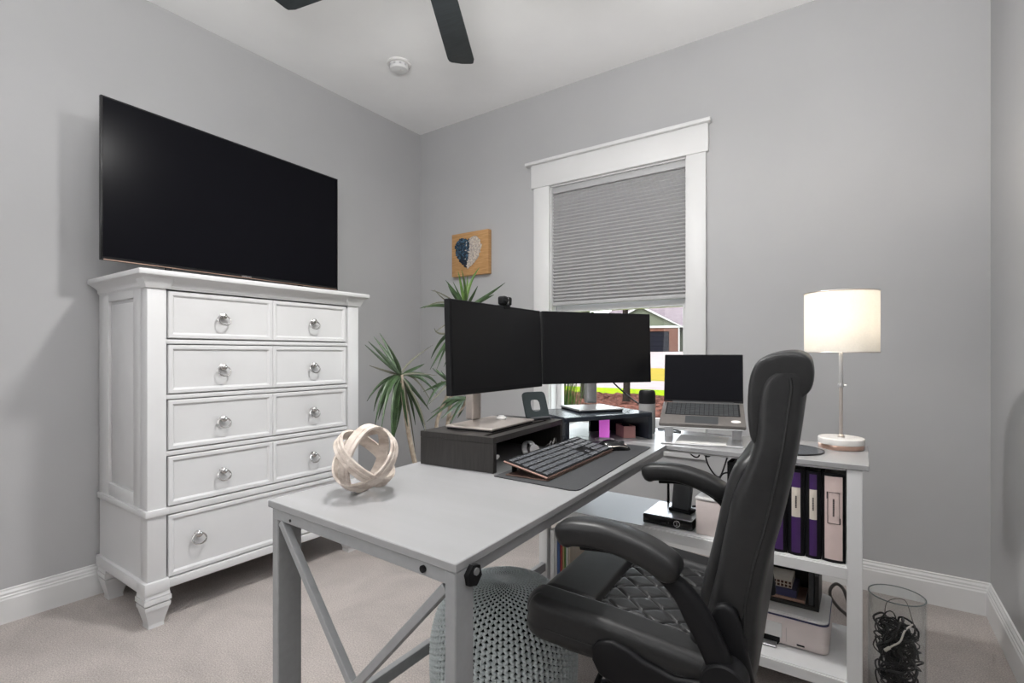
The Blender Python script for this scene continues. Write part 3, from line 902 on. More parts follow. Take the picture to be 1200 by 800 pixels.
bx = thing('desk_organizer', 'black open-fronted organizer box on top of the white printer', 'organizer', (-.24, 1.995, .2188))
g = G()
g.box(-.15, .125, -.07, .085, 0, .012).box(.113, .125, -.07, .085, .012, .115).box(-.15, -.138, -.07, .085, .012, .115).box(-.15, .125, .075, .085, .012, .115)
g.build('case', M['riser_wood'], bx, smooth=False)
for nm, lab, cat, x0, x1, z0, z1, y0, mt in (
    ('book', 'thin orange edged book lying at the bottom of the black organizer', 'book', -.13, .085, .0125, .022, -.062, 'copper'),
    ('notebook', 'navy notebook lying on the orange edged book in the organizer', 'notebook', -.13, .06, .0222, .048, -.058, 'navyline'),
    ('card_deck', 'pale patterned card box on the navy notebook in the organizer', 'box', -.12, .045, .0482, .072, -.050, 'cream')):
    t = thing(nm, lab, cat, (-.24 + (x0 + x1) / 2, 1.99, .2188 + z0))
    hw, h = (x1 - x0) / 2, z1 - z0
    G().box(-hw, hw, y0 + .005, .06, 0, h, .001, 1).build('cover' if nm != 'card_deck' else 'box_body', M[mt], t)
    if nm == 'book':
        G().box(-hw + .003, hw + .0005, y0 + .006, .058, .002, h - .002).build('pages', M['paper'], t, smooth=False)
    if nm == 'notebook':
        G().box(-hw + .003, hw + .0006, y0 + .007, .057, .003, h - .003).build('pages', M['grey_plastic'], t, smooth=False)
    if nm == 'card_deck':
        g = G()
        for i in range(14):
            for j in range(2):
                g.box(-hw + .006 + i * .0115, -hw + .014 + i * .0115, y0 + .0042, y0 + .006, .003 + j * .011, .011 + j * .011)
        g.build('pattern', M['brick'], t, smooth=False)
t = thing('folder', 'black folder standing against the right end of the organizer', 'folder', (-.137, 1.99, .2312))
G().box(-.008, .008, -.055, .055, 0, .105, .001, 1).build('cover', M['grey_plastic'], t)
G().box(-.0085, -.0078, -.05, .05, .005, .1).build('copper_edge', M['copper'], t, smooth=False)

g = G()
g.tube(spline([(-.022, 2.15, .135), (-.042, 2.17, .181), (-.055, 2.17, .218), (-.076, 2.17, .231), (-.094, 2.17, .207), (-.092, 2.17, .177), (-.068, 2.17, .146), (-.04, 2.17, .121), (-.025, 2.175, .07), (-.05, 2.18, .02), (-.12, 2.19, .007)], 60), .0055, 8)
o = tag(g.build('power_cord', M['greycable']), 'looped brown grey power cord behind the printer', 'power cord')

# books at the left end of the bottom shelf
bk = [(-1.040, .022, .235, 'whitep', 'white spined magazine box at the left end of the low shelf', .20),
      (-1.0172, .010, .235, 'whitep', 'thin white book right next to the white magazine box', .19),
      (-1.0065, .013, .250, 'BLUE', 'blue spined book on the low shelf under the desk', .20),
      (-.9928, .010, .240, 'RED', 'red spined book on the low shelf under the desk', .19),
      (-.982, .008, .232, 'GOLD', 'tan and gold spined book on the low shelf under the desk', .19),
      (-.9735, .007, .228, 'GREEN', 'green spined book on the low shelf under the desk', .18),
      (-.966, .009, .222, 'whitep', 'slim white spined book right of the green book', .18),
      (-.9565, .010, .215, 'TAN', 'beige spined book, last of the row on the low shelf', .18)]
M['BLUE'] = mat('blue_book_cloth', (0.06, 0.11, 0.26), 0.6)
M['RED'] = mat('red_book_cloth', (0.36, 0.05, 0.05), 0.6)
M['GOLD'] = mat('gold_book_cloth', (0.46, 0.34, 0.16), 0.6)
M['GREEN'] = mat('green_book_cloth', (0.10, 0.20, 0.05), 0.6)
M['TAN'] = mat('tan_book_cloth', (0.45, 0.38, 0.30), 0.6)
for x0, w, h, mt, lab, dp_ in bk:
    t = thing('book', lab, 'book', (x0 + w / 2, 1.772, .1145), 0, 'books at the end of the low shelf')
    q = w / 2 - .0003
    G().box(-q, -q + .0012, 0, dp_, 0, h).box(q - .0012, q, 0, dp_, 0, h).box(-q, q, 0, .0015, 0, h).build('cover', M[mt], t, smooth=False)
    G().box(-q + .0012, q - .0012, .0015, dp_ - .004, .003, h - .003).build('pages', M['paper'], t, smooth=False)

# network boxes on the middle shelf
bz = thing('media_box', 'flat black box with ring mark and silver top on the middle shelf', 'media box', (-.57, 1.885, .4455))
G().box(-.088, .088, -.095, .085, .003, .034, .003).build('body', M['blackgloss'], bz)
G().box(-.086, .086, -.092, .083, .034, .037, .001, 1).build('top_plate', M['silver'], bz)
g = G()
g.tube([(.035 + .0105 * math.cos(a), -.0955, .019 + .0105 * math.sin(a)) for a in [6.283 * k / 24 for k in range(24)]], .0012, 6, closed=True)
g.box(.034, .0365, -.0965, -.095, .013, .025).box(.031, .0365, -.0965, -.095, .0225, .025).box(.031, .039, -.0965, -.095, .0125, .0145)
g.build('ring_mark', M['silver'], bz)
G().box(-.018, -.004, -.0957, -.095, .013, .016).box(.004, .008, -.0957, -.095, .013, .022).build('front_print', M['grey_plastic'], bz, smooth=False)
g = G().box(-.08, -.07, -.08, -.07, 0, .003).box(.07, .08, -.08, -.07, 0, .003).box(-.08, -.07, .06, .07, 0, .003).box(.07, .08, .06, .07, 0, .003)
g.build('rubber_feet', M['black_plastic'], bz, smooth=False)
t = thing('antenna', 'thin black rod antenna standing behind the flat media box', 'antenna', (-.622, 1.972, .4455))
G().cyl((0, 0, 0), (0, 0, .006), .014).build('base', M['black_plastic'], t)
G().tube([(0, 0, .006), (0, 0, .1), (0.0, 0, .148)], [.0052, .0045, .0038], 12).build('rod', M['black_plastic'], t)
rt = thing('router', 'upright tapering black router standing on the flat media box', 'router', (-.545, 1.885, .4826), R(-8))
G().box(-.042, .042, -.022, .03, 0, .012, .004).build('base', M['black_plastic'], rt)
G().prism([(-.036, .010), (.030, .010), (.046, .165), (-.022, .165)], -.011, .014, 'y', .003).build('body', M['grey_plastic'], rt)
G().tube(spline([(.032, .02, .02), (.052, .02, .028), (.056, .02, .05)], 10), .004, 8).build('plug', M['black_plastic'], rt)
wb = thing('storage_box', 'blush white lidded box on the middle shelf beside the chair arm', 'box', (-.414, 1.87, .4455))
wz = [(-.050, -.085), (.125, -.085), (.125, .10), (-.050, .10)]
G().prism(rr_poly(-.056, .028, -.085, .10, .008), 0, .118, 'z', .003).build('body', M['pinkwhite'], wb)
G().prism(rr_poly(-.058, .030, -.087, .102, .009), .118, .126, 'z', .002).build('lid', M['whitep'], wb)
G().lathe([(0, .126), (.013, .126), (.015, .132), (.010, .137), (0, .138)], (-.018, -.03, 0), 20).build('knob', M['silver'], wb)
for k, pts in enumerate([[(-.52, 2.09, .71), (-.51, 2.12, .62), (-.47, 2.13, .57), (-.44, 2.12, .64), (-.42, 2.10, .71)],
                         [(-.60, 2.09, .71), (-.57, 2.10, .655), (-.54, 2.10, .65), (-.53, 2.10, .71)],
                         [(-.56, 2.09, .71), (-.525, 2.11, .66), (-.50, 2.11, .655), (-.495, 2.10, .71)],
                         [(-.50, 1.93, .58), (-.46, 2.0, .55), (-.44, 2.06, .60), (-.40, 2.10, .60)]]):
    tag(G().tube(spline(pts, 40), .0032, 6).build('cable', M['cable']), ['black cable in a wide loop hanging under the window wing', 'short black cable loop furthest left under the window wing',
        'narrow black cable loop right of the short one under the window wing', 'black cable running from the router towards the back of the shelf'][k], 'cable')

# ================================================================== things on the desk
def monitor(name, lab, PL, PR, zb, zt, foot, col_pos, zfoot, rzbase, metal):
    """PL, PR: left and right bottom corners of the panel in the plan"""
    PL, PR = Vector(PL), Vector(PR)
    ux = (PR - PL)
    w = ux.length
    a = math.atan2(ux.y, ux.x)
    c = (PL + PR) / 2
    t = thing(name, lab, 'monitor', (c.x, c.y, zfoot), a)
    z0, z1 = zb - zfoot, zt - zfoot
    tilt = Matrix.Translation((0, 0, (z0 + z1) / 2)) @ Matrix.Rotation(R(-2), 4, 'X') @ Matrix.Translation((0, 0, -(z0 + z1) / 2))
    bz = .007
    g = G().box(-w / 2, w / 2, 0, .022, z0, z1, .002, 1, m=tilt)
    g.build('bezel', M['black_plastic'], t)
    G().box(-w / 2 + bz, w / 2 - bz, -.0012, .002, z0 + .016, z1 - bz, m=tilt).build('screen', M['matte_screen'], t, smooth=False)
    G().box(-w / 2 + .09, w / 2 - .09, .02, .042, z0 + .05, z1 - .06, .012, 3, m=tilt).build('rear_housing', M['black_plastic'], t)
    inv = Matrix.Rotation(-a, 3, 'Z')
    cp = inv @ Vector((col_pos[0] - c.x, col_pos[1] - c.y, 0))
    fp = inv @ Vector((foot[0] - c.x, foot[1] - c.y, 0))
    G().box(cp.x - .023, cp.x + .023, cp.y - .016, cp.y + .016, .012, (z0 + z1) / 2 + .03, .006, 3).build('column', M[metal], t)
    G().box(cp.x - .035, cp.x + .035, .038, max(cp.y, .05), (z0 + z1) / 2 - .04, (z0 + z1) / 2 + .04, .004).build('mount', M['black_plastic'], t)
    mm = Matrix.Translation((fp.x, fp.y, 0)) @ Matrix.Rotation(rzbase, 4, 'Z')
    G().box(-foot[2] / 2, foot[2] / 2, -foot[3] / 2, foot[3] / 2, .005, .012, .002, 1, m=mm).build('foot_plate', M[metal], t)
    G().box(-foot[2] / 2 + .004, foot[2] / 2 - .004, -foot[3] / 2 + .004, foot[3] / 2 - .004, 0, .005, m=mm).build('foot_pad', M['black_plastic'], t, smooth=False)
    return t, tilt, w, z0, z1, cp

# risers
rs = thing('monitor_riser', 'black wooden monitor riser with a slot on the open desk side', 'monitor riser', (-.803, 1.073, ZT), R(4.5))
RW, RL_, RH = .25, .440, .095
G().box(-RW, 0, 0, .016, 0, RH - .0165, .001, 1).build('side_panel', M['riser_wood'], rs)
G().box(-RW, 0, RL_ - .016, RL_, 0, RH - .0165, .001, 1).build('side_panel', M['riser_wood'], rs)
G().box(-RW, -RW + .012, .016, RL_ - .016, 0, RH - .0165).build('back_panel', M['riser_wood'], rs, smooth=False)
g = G()
g.box(-RW, -.045, 0, RL_, RH - .016, RH).box(-.030, 0, 0, RL_, RH - .016, RH).box(-.046, -.029, 0, .02, RH - .016, RH).box(-.046, -.029, RL_ - .05, RL_, RH - .016, RH)
g.box(-.046, -.029, .02, RL_ - .05, RH - .016, RH - .012)
g.build('top', M['riser_wood'], rs, smooth=False)
r2 = thing('monitor_riser', 'blue black corner riser under the monitor by the window', 'monitor riser', (-.83, 1.52, ZT), R(60))
G().prism(rr_poly(0, .382, 0, .27, .012), .083, .099, 'z', .002, 1).build('top', M['riser_navy'], r2)
G().box(.002, .018, .004, .266, 0, .083, .001, 1).build('side_panel', M['riser_navy'], r2)
G().box(.364, .380, .004, .266, 0, .083, .001, 1).build('side_panel', M['riser_navy'], r2)
G().box(.27, .364, .25, .262, 0, .083).build('back_panel', M['riser_navy'], r2, smooth=False)

m1 = monitor('monitor', 'left monitor with webcam on top on the black riser', (-.985, 1.108, 0), (-1.0, 1.64, 0), .939, 1.2255, (-.945, 1.255, .255, .165), (-1.035, 1.275), ZT + RH, R(3), 'warmsilver')
m2 = monitor('monitor', 'right monitor standing in front of the window on the corner riser', (-1.028, 1.695, 0), (-.736, 2.095, 0), .943, 1.231, (-.870, 1.800, .185, .18), (-.940, 1.938), ZT + .099, R(-1), 'silver')
# stand dial behind the left monitor
# webcam clipped on the left monitor
wc = thing('webcam', 'black webcam clipped to the top edge of the left monitor', 'webcam', (-1.0, 1.408, 1.2262), R(90))
G().box(-.026, -.003, -.012, .018, .003, .033, .007, 3).build('body', M['black_plastic'], wc)
G().box(.001, .026, -.010, .02, .002, .032, .007, 3).build('lens_housing', M['blackgloss'], wc)
G().cyl((-.013, -.011, .018), (-.013, -.014, .018), .009, seg=20).build('lens', M['blackgloss'], wc)
G().box(-.003, .001, -.011, .018, .004, .027).build('hinge', M['silver'], wc, smooth=False)
G().box(-.014, .016, -.006, .03, -.001, .004, .001, 1).box(-.014, .016, -.006, -.003, -.012, .002).build('clip', M['black_plastic'], wc, smooth=False)
# tablet/phone stand
ps = thing('phone_stand', 'dark grey phone stand with an oval cut-out at the end of the black riser', 'phone stand', (-.905, 1.462, ZT + RH), R(64))
K = 28
outer, inner = [], []
for k in range(K):
    a = 6.283 * (k + .5) / K
    ca, sa = math.cos(a), math.sin(a)
    e = .28
    outer.append((.046 * math.copysign(abs(ca) ** e, ca), .047 + .047 * math.copysign(abs(sa) ** e, sa)))
    e = .6
    inner.append((.019 * math.copysign(abs(ca) ** e, ca), .046 + .021 * math.copysign(abs(sa) ** e, sa)))
vs, fs = [], []
for y in (-.003, .003):
    vs += [(x, y, z) for x, z in outer] + [(x, y, z) for x, z in inner]
for k in range(K):
    k2 = (k + 1) % K
    fs += [(k, k2, K + k2, K + k), (2 * K + k, 3 * K + k, 3 * K + k2, 2 * K + k2), (k, 2 * K + k, 2 * K + k2, k2), (K + k, K + k2, 3 * K + k2, 3 * K + k)]
G().add(vs, fs, Matrix.Translation((0, 0, .003)) @ Matrix.Rotation(R(-21), 4, 'X')).build('plate', M['knit_core'], ps)
G().box(-.040, .040, -.022, .055, 0, .004, .001, 1).build('base', M['grey_plastic'], ps)
G().box(-.038, .038, -.024, -.004, .004, .010, .001, 1).build('lip', M['grey_plastic'], ps)
G().prism([(.050, .004), (.005, .016), (.007, .019), (.054, .006)], -.012, .012, 'x').build('strut', M['grey_plastic'], ps, smooth=False)
# round white puck at the monitor foot
t = thing('cable_dial', 'small round pale dial by the left monitor column', 'dial', (-.955, 1.318, ZT + RH + .0122))
G().lathe([(0, 0), (.016, 0), (.017, .004), (.014, .009), (0, .010)], seg=24).build('dial', M['marble'], t)
G().lathe([(0, .0101), (.010, .0101), (.009, .012), (0, .0125)], seg=20).build('cap', M['whitep'], t)

# desk mat
dm = G()
pl = [(-.782, 1.048), (-.56, 1.040), (-.545, 1.046), (-.540, 1.060), (-.586, 1.665), (-.592, 1.676), (-.605, 1.680), (-.80, 1.672)]
tag(dm.prism(pl, ZT + .0002, ZT + .0028, 'z').build('desk_mat', M['rubber']), 'charcoal desk mat under the keyboard and mouse', 'desk mat')
# keyboard
kb = thing('keyboard', 'slim black keyboard with rose metal edge tilted on the desk mat', 'keyboard', (-.637, 1.073, ZT + .003), R(92.8))
tm = Matrix.Translation((0, .0, .004)) @ Matrix.Rotation(R(12), 4, 'X')
KL, KD = .452, .134
G().box(0, KL, 0, KD, 0, .006, .002, 1, m=tm).build('case', M['dark_rose'], kb)
G().box(.003, KL - .003, .003, KD - .003, .006, .0068, m=tm).build('deck', M['black_plastic'], kb, smooth=False)
G().box(0.002, KL - .002, .0, KD - .01, 0, .003, .001, 1).build('folding_stand', M['dark_rose'], kb)
for x in (.03, KL - .05):
    G().box(x, x + .02, KD - .016, KD - .012, .003, .030).build('prop', M['black_plastic'], kb, smooth=False)
def key_mesh(w, d):
    return G().box(-w / 2, w / 2, -d / 2, d / 2, 0, .0032, .0008, 1)
kp = .0187
cache = {}
def key(x, y, w, d=.0155):
    kk = (round(w, 4), round(d, 4))
    if kk not in cache:
        o = key_mesh(w, d).build('key', M['key'], kb)
        cache[kk] = o.data
    else:
        o = bpy.data.objects.new('key', cache[kk])
        COL.objects.link(o)
        o.parent = kb
    o.matrix_local = tm @ Matrix.Translation((x, y, .0068))
rows = [([1.25, 1.25, 1.25, 6.0, 1.25, 1.25, 1.25, 1.5], .0155), ([2.25] + [1] * 10 + [2.75], .0155), ([1.75] + [1] * 11 + [2.25], .0155), ([1.5] + [1] * 12 + [1.5], .0155), ([1] * 13 + [2], .0155), ([1] * 15, .011)]
for j, (ws, d) in enumerate(rows):
    x = .009
    y = .0145 + j * .0205
    for w in ws:
        key(x + w * kp / 2, y, w * kp - .0042, d)
        x += w * kp
    x = .009 + 15 * kp + .008
    if j in (0, 3, 4, 5):
        for q in range(3):
            key(x + kp * (q + .5), y, kp - .003, d)
    elif j == 1:
        key(x + kp * 1.5, y, kp - .003, d)
    x += 3 * kp + .008
    for q in range(4):
        if x + kp * (q + .5) < KL - .008:
            key(x + kp * (q + .5), y, kp - .003, d)
# mouse
ms = thing('mouse', 'black sculpted mouse with a light edge line on the desk mat', 'mouse', (-.676, 1.565, ZT + .0028), R(28))
vs, fs = [], []
NU, NV = 20, 16
for i in range(NU + 1):
    u = i / NU
    for j in range(NV + 1):
        v = j / NV * math.pi
        w = .034 * (math.sin(math.pi * min(1, max(0, u * .96 + .02))) ** .42) * (1 - .12 * math.sin(2 * math.pi * u))
        h = .036 * (math.sin(math.pi * (u * .96 + .02)) ** .55) * (.55 + .55 * u)
        vs.append(((u - .5) * -.108, -w * math.cos(v), h * math.sin(v) ** .8))
for i in range(NU):
    for j in range(NV):
        a = i * (NV + 1) + j
        fs.append((a, a + 1, a + NV + 2, a + NV + 1))
G().add(vs, fs).build('shell', M['blackgloss'], ms, angle=60)
g = G()
for s in (-1, 1):
    g.tube(spline([(.045, s * .022, .011), (.02, s * .0335, .016), (-.01, s * .0335, .013), (-.04, s * .027, .008)], 16), .0016, 6)
g.build('edge_line', M['warmsilver'], ms)
g = G().lathe([(0, -.004), (.007, -.004), (.009, 0), (.007, .004), (0, .004)], seg=16, m=Matrix.Translation((.028, 0, .021)) @ Matrix.Rotation(R(90), 4, 'X'))
g.build('scroll_wheel', M['rubber'], ms)

# bits under the black riser
t = thing('wristwatch', 'metal wristwatch lying in front of the black riser', 'watch', (-.822, 1.30, ZT), R(70))
G().lathe([(0, 0), (.019, 0), (.021, .004), (.019, .010), (0, .0105)], seg=28, m=Matrix.Translation((0, 0, .022)) @ Matrix.Rotation(R(70), 4, 'X')).build('case', M['silver'], t)
g = G()
for k in range(14):
    a = R(30 + 22 * k)
    g.box(-.009, .009, -.0055, .0055, -.0015, .0015, m=Matrix.Translation((0, .022 + .024 * math.sin(a), .026 - .022 * math.cos(a))) @ Matrix.Rotation(a, 4, 'X'))
g.build('bracelet', M['silver'], t, smooth=False)
t = thing('glasses', 'wire framed glasses lying by the black riser opening', 'glasses', (-.828, 1.43, ZT), R(110))
for s in (-1, 1):
    lp = [(s * .034 + .025 * math.cos(a), 0, .022 + .019 * math.sin(a)) for a in [6.283 * k / 24 for k in range(24)]]
    fr = G().tube(lp, .0014, 6, closed=True).build('rim', M['chrome'], t)
    G().add([(s * .034, 0, .022)] + lp, [(0, k + 1, (k + 1) % 24 + 1) for k in range(24)]).build('lens', M['vase'], fr, recalc=False, smooth=False)
    G().tube([(s * .059, 0, .026), (s * .062, .006, .026), (s * .060, .03, .010), (s * .055, .04, .003)], .0013, 6).build('temple', M['chrome'], t)
G().tube([(-.009, 0, .026), (0, -.003, .029), (.009, 0, .026)], .0013, 6).build('bridge', M['chrome'], t)
t = thing('earphone_case', 'small white beaded bracelet heap at the near end inside the black riser', 'bracelet', (-.838, 1.112, ZT))
for k in range(11):
    a = 6.283 * k / 11
    G().lathe([(0, -.0055), (.004, -.004), (.0055, 0), (.004, .004), (0, .0055)], (.017 * math.cos(a), .015 * math.sin(a), .024 + .012 * math.sin(a * 1 + 1)), 10).build('bead', M['whitep'], t)
G().cyl((0, 0, 0), (0, 0, .022), .006, seg=12).build('peg', M['silver'], t)
t.name = 'bead_bracelet'

# under the corner riser
t = thing('acrylic_block', 'glowing magenta acrylic block under the corner riser', 'desk light', (-.785, 1.735, ZT), R(25))
G().lathe([(0, 0), (.036, 0), (.036, .003), (0, .003)], seg=32).build('coaster', M['whitep'], t)
G().box(-.020, .020, -.012, .012, .003, .009, .001, 1).build('base', M['silver'], t)
G().box(-.019, .019, -.011, .011, .009, .076, .002, 1).build('block', M['magenta'], t)
t = thing('tray_box', 'dusty pink open box under the right side of the corner riser', 'box', (-.738, 1.806, ZT), R(43))
a_, b_, h_ = .046, .085, .044
g = G().box(0, a_, 0, b_, 0, .003).box(0, a_, 0, .002, .003, h_).box(0, a_, b_ - .002, b_, .003, h_).box(0, .002, 0.002, b_ - .002, .003, h_).box(a_ - .002, a_, .002, b_ - .002, .003, h_)
g.build('box_body', M['pink'], t, smooth=False)
tag(G().lathe([(0, 0), (.016, .004), (.019, .02), (.017, .036), (.012, .046), (0, .048)], (-.738 + math.cos(R(43)) * .023 - math.sin(R(43)) * .045, 1.806 + math.sin(R(43)) * .023 + math.cos(R(43)) * .045, ZT + .0032), 20).build('cloth_pouch', M['fur_dark']), 'dark cloth pouch inside the dusty pink box', 'pouch')
# tumbler
t = thing('tumbler', 'grey mesh speaker tumbler with a black domed top behind the corner riser', 'speaker', (-.712, 1.985, ZT))
G().lathe([(0, 0), (.030, 0), (.032, .004), (.032, .118), (0, .118)], seg=36).build('body', M['speaker_cloth'], t)
G().lathe([(0, .118), (.0325, .118), (.0328, .155), (.031, .166), (.027, .171), (.024, .168), (.0, .167)], seg=36).build('top_cap', M['black_plastic'], t)
G().lathe([(.020, .1672), (.0215, .1685), (.0225, .1672)], seg=36).build('light_ring', M['silver'], t)
# laptop on its stand
ls = thing('laptop_stand', 'bright aluminium laptop stand on the window wing of the desk', 'laptop stand', (-.49, 1.955, ZT), R(12.7))
G().box(-.135, .135, -.155, .06, 0, .005, .002, 1).build('base_plate', M['silver'], ls)
for s in (-1, 1):
    G().box(s * .118 - .016, s * .118 + .016, -.02, -.012, .005, .075, .001, 1).build('upright', M['silver'], ls)
slope = math.atan2(.060, .19)
tp = Matrix.Translation((0, -.132, .058)) @ Matrix.Rotation(slope, 4, 'X')
G().box(-.135, .135, 0, .2, -.003, .0, .0005, 1, m=tp).build('top_plate', M['silver'], ls)
tag(G().box(-.085, .085, -.105, .085, 0, .0012, m=Matrix.Translation((-.478, 1.91, ZT + .0053)) @ Matrix.Rotation(R(9), 4, 'Z')).build('paper_sheet', M['paper'], smooth=False), 'white paper sheet lying on the stand base under the laptop', 'paper')
lp = thing('laptop', 'open grey laptop with black screen raised on a stand by the window', 'laptop', (-.49, 1.955, ZT + .0), R(12.7))
tl_ = Matrix.Translation((0, -.132, .0585)) @ Matrix.Rotation(slope, 4, 'X')
LW = .143
M['laptop_grey'] = mat('warm_grey_aluminium', (0.20, 0.185, 0.175), 0.42, 0.5, nscale=90)
base = G().box(-LW, LW, 0, .20, 0, .013, .003, 2, m=tl_).build('base', M['laptop_grey'], lp)
o = G().box(-.128, .128, .078, .190, .0131, .0136, m=tl_).build('key_well', M['black_plastic'], base, smooth=False)
g = G()
for j in range(6):
    for i in range(15):
        g.box(-.1235 + i * .0165, -.1235 + i * .0165 + .0145, .0805 + j * .0182, .0805 + j * .0182 + .0155, .0136, .0148, m=tl_)
o = g.build('keys', M['grey_plastic'], base, smooth=False)
o['kind'] = 'stuff'
G().box(-.055, .055, .010, .070, .0131, .0134, m=tl_).build('touchpad', M['grey_plastic'], base, smooth=False)
g = G().prism([(.112 + .016 * math.cos(a), .036 + .011 * math.sin(a)) for a in [6.283 * k / 20 for k in range(20)]], .0131, .0134, 'z', m=tl_)
g.build('sticker', M['paper'], base, smooth=False)
sc_m = Matrix.Translation((0, .062, .131)) @ Matrix.Rotation(R(-13), 4, 'X')
lid = G().box(-LW, LW, -.002, .006, 0, .188, .002, 1, m=sc_m).build('lid', M['black_plastic'], lp)
G().box(-LW + .004, LW - .004, -.0032, -.0018, .008, .184, m=sc_m).build('screen', M['screen'], lid, smooth=False)
G().cyl((-.11, .062, .129), (.11, .062, .129), .005, seg=12).build('hinge', M['grey_plastic'], lp)
# dark wedge behind the tumbler
tag(G().tube(spline([(-.66, 2.05, ZT + .004), (-.63, 2.03, ZT + .004), (-.60, 2.055, ZT + .004), (-.63, 2.09, ZT + .004), (-.70, 2.08, ZT + .004)], 30), .0035, 6).build('cable', M['cable']), 'short black cable lying on the desk between tumbler and laptop', 'cable')
tag(G().tube(spline([(-.90, 2.02, .97), (-.87, 2.06, .92), (-.80, 2.08, .86), (-.74, 2.06, .83), (-.765, 2.10, .755), (-.77, 2.11, ZT + .004)], 40), .0035, 6).build('cable', M['cable']), 'black cable dropping from behind the right monitor', 'cable')
tag(G().tube(spline([(-.90, 2.02, .97), (-.84, 2.03, .955), (-.81, 2.045, .962), (-.79, 2.055, .985)], 30), .004, 6).build('cable', M['cable']), 'short black cable bowed from the right monitor arm', 'cable')

# table lamp and round black mat
tl0 = thing('table_lamp', 'lit table lamp with white drum shade and marble base at the desk end', 'lamp', (-.058, 2.035, ZT))
G().lathe([(0, 0), (.064, 0), (.066, .003), (.066, .014), (.065, .016), (0, .016)], seg=48).build('base_ring', M['copper'], tl0)
G().lathe([(0, .016), (.066, .016), (.0675, .019), (.0675, .034), (.065, .037), (0, .037)], seg=48).build('marble_base', M['marble'], tl0)
G().lathe([(0, .037), (.011, .037), (.010, .042), (.0055, .046), (.0055, .205), (0, .205)], seg=20).build('stem', M['warmsilver'], tl0)
G().lathe([(0, .205), (.008, .205), (.009, .212), (.008, .219), (0, .219)], seg=20).build('collar', M['silver'], tl0)
G().lathe([(0, .219), (.0062, .219), (.0062, .345), (0, .345)], seg=20).build('upper_stem', M['silver'], tl0)
G().tube([(.008, 0, .212), (.016, 0, .212)], .003, 8).build('switch', M['silver'], tl0)
G().lathe([(0, .345), (.014, .345), (.016, .37), (.0, .37)], seg=20).build('socket', M['silver'], tl0)
bulb = G().lathe([(0, .37), (.012, .372), (.024, .395), (.027, .415), (.020, .437), (0, .447)], seg=24).build('bulb', M['bulb'], tl0)
SR, SZ0, SZ1 = .108, .322, .524
g = G().lathe([(SR, SZ0), (SR, SZ1), (SR - .002, SZ1), (SR - .002, SZ0), (SR, SZ0)], seg=64)
g.f = [f for f in g.f if len(f) == 4]
sh_ = g.build('shade', M['lampshade'], tl0)
g = G()
for z in (SZ0 + .001, SZ1 - .001):
    g.tube([((SR + .0004) * math.cos(a), (SR + .0004) * math.sin(a), z) for a in [6.283 * k / 48 for k in range(48)]], .0016, 6, closed=True)
for k in range(3):
    a = R(120 * k + 20)
    g.tube([(.012 * math.cos(a), .012 * math.sin(a), .368), (SR * .98 * math.cos(a), SR * .98 * math.sin(a), SZ0 + .02)], .0015, 6)
g.build('shade_frame', M['warmsilver'], tl0)
lm = light('table_lamp_light', 'POINT', (-.058, 2.035, ZT + .455), 4.6, (1, 0.90, 0.78), shadow_soft_size=.03)
t = thing('round_mat', 'thin round black mat on the desk next to the lamp base', 'mat', (-.205, 1.90, ZT))
G().lathe([(0, 0), (.105, 0), (.107, .002), (.106, .004), (0, .004)], seg=56).build('pad', M['riser_navy'], t)
G().tube([(.1062 * math.cos(a), .1062 * math.sin(a), .003) for a in [6.283 * k / 56 for k in range(56)]], .0018, 6, closed=True).build('rim', M['black_plastic'], t)

# decorative ball of cane hoops
bl = thing('decorative_ball', 'whitewashed ball of interlocking cane hoops on the near desk corner', 'ornament', (-.942, .765, ZT))
rt_ = Vector((math.cos(R(34.7)), math.sin(R(34.7)), 0))
tow = -Vector((-.942, .765, -.24)).normalized()
rgt = Vector((0, 0, 1)).cross(tow).normalized()
upv = tow.cross(rgt)
BR = .0785
def hoop(nr, nu, nc, rad, w, name='hoop'):
    nrm = (rgt * nr + upv * nu + tow * nc).normalized()
    q = nrm.to_track_quat('Z', 'Y').to_matrix().to_4x4()
    prof = [(rad - .006, -w / 2), (rad - .001, -w / 2), (rad, -w / 2 + .002), (rad - .0015, -w * .17), (rad, -w * .1), (rad, w * .1), (rad - .0015, w * .17), (rad, w / 2 - .002), (rad - .001, w / 2), (rad - .006, w / 2), (rad - .006, -w / 2)]
    g = G()
    g.lathe(prof, seg=72, m=Matrix.Translation((0, 0, BR)) @ q)
    g.f = [f for f in g.f if len(f) == 4]
    g.build(name, M['ball'], bl)
hoop(-.50, .52, .68, BR, .027)
hoop(.62, .66, .42, BR - .0005, .027)
hoop(.80, -.30, .52, BR - .001, .027)
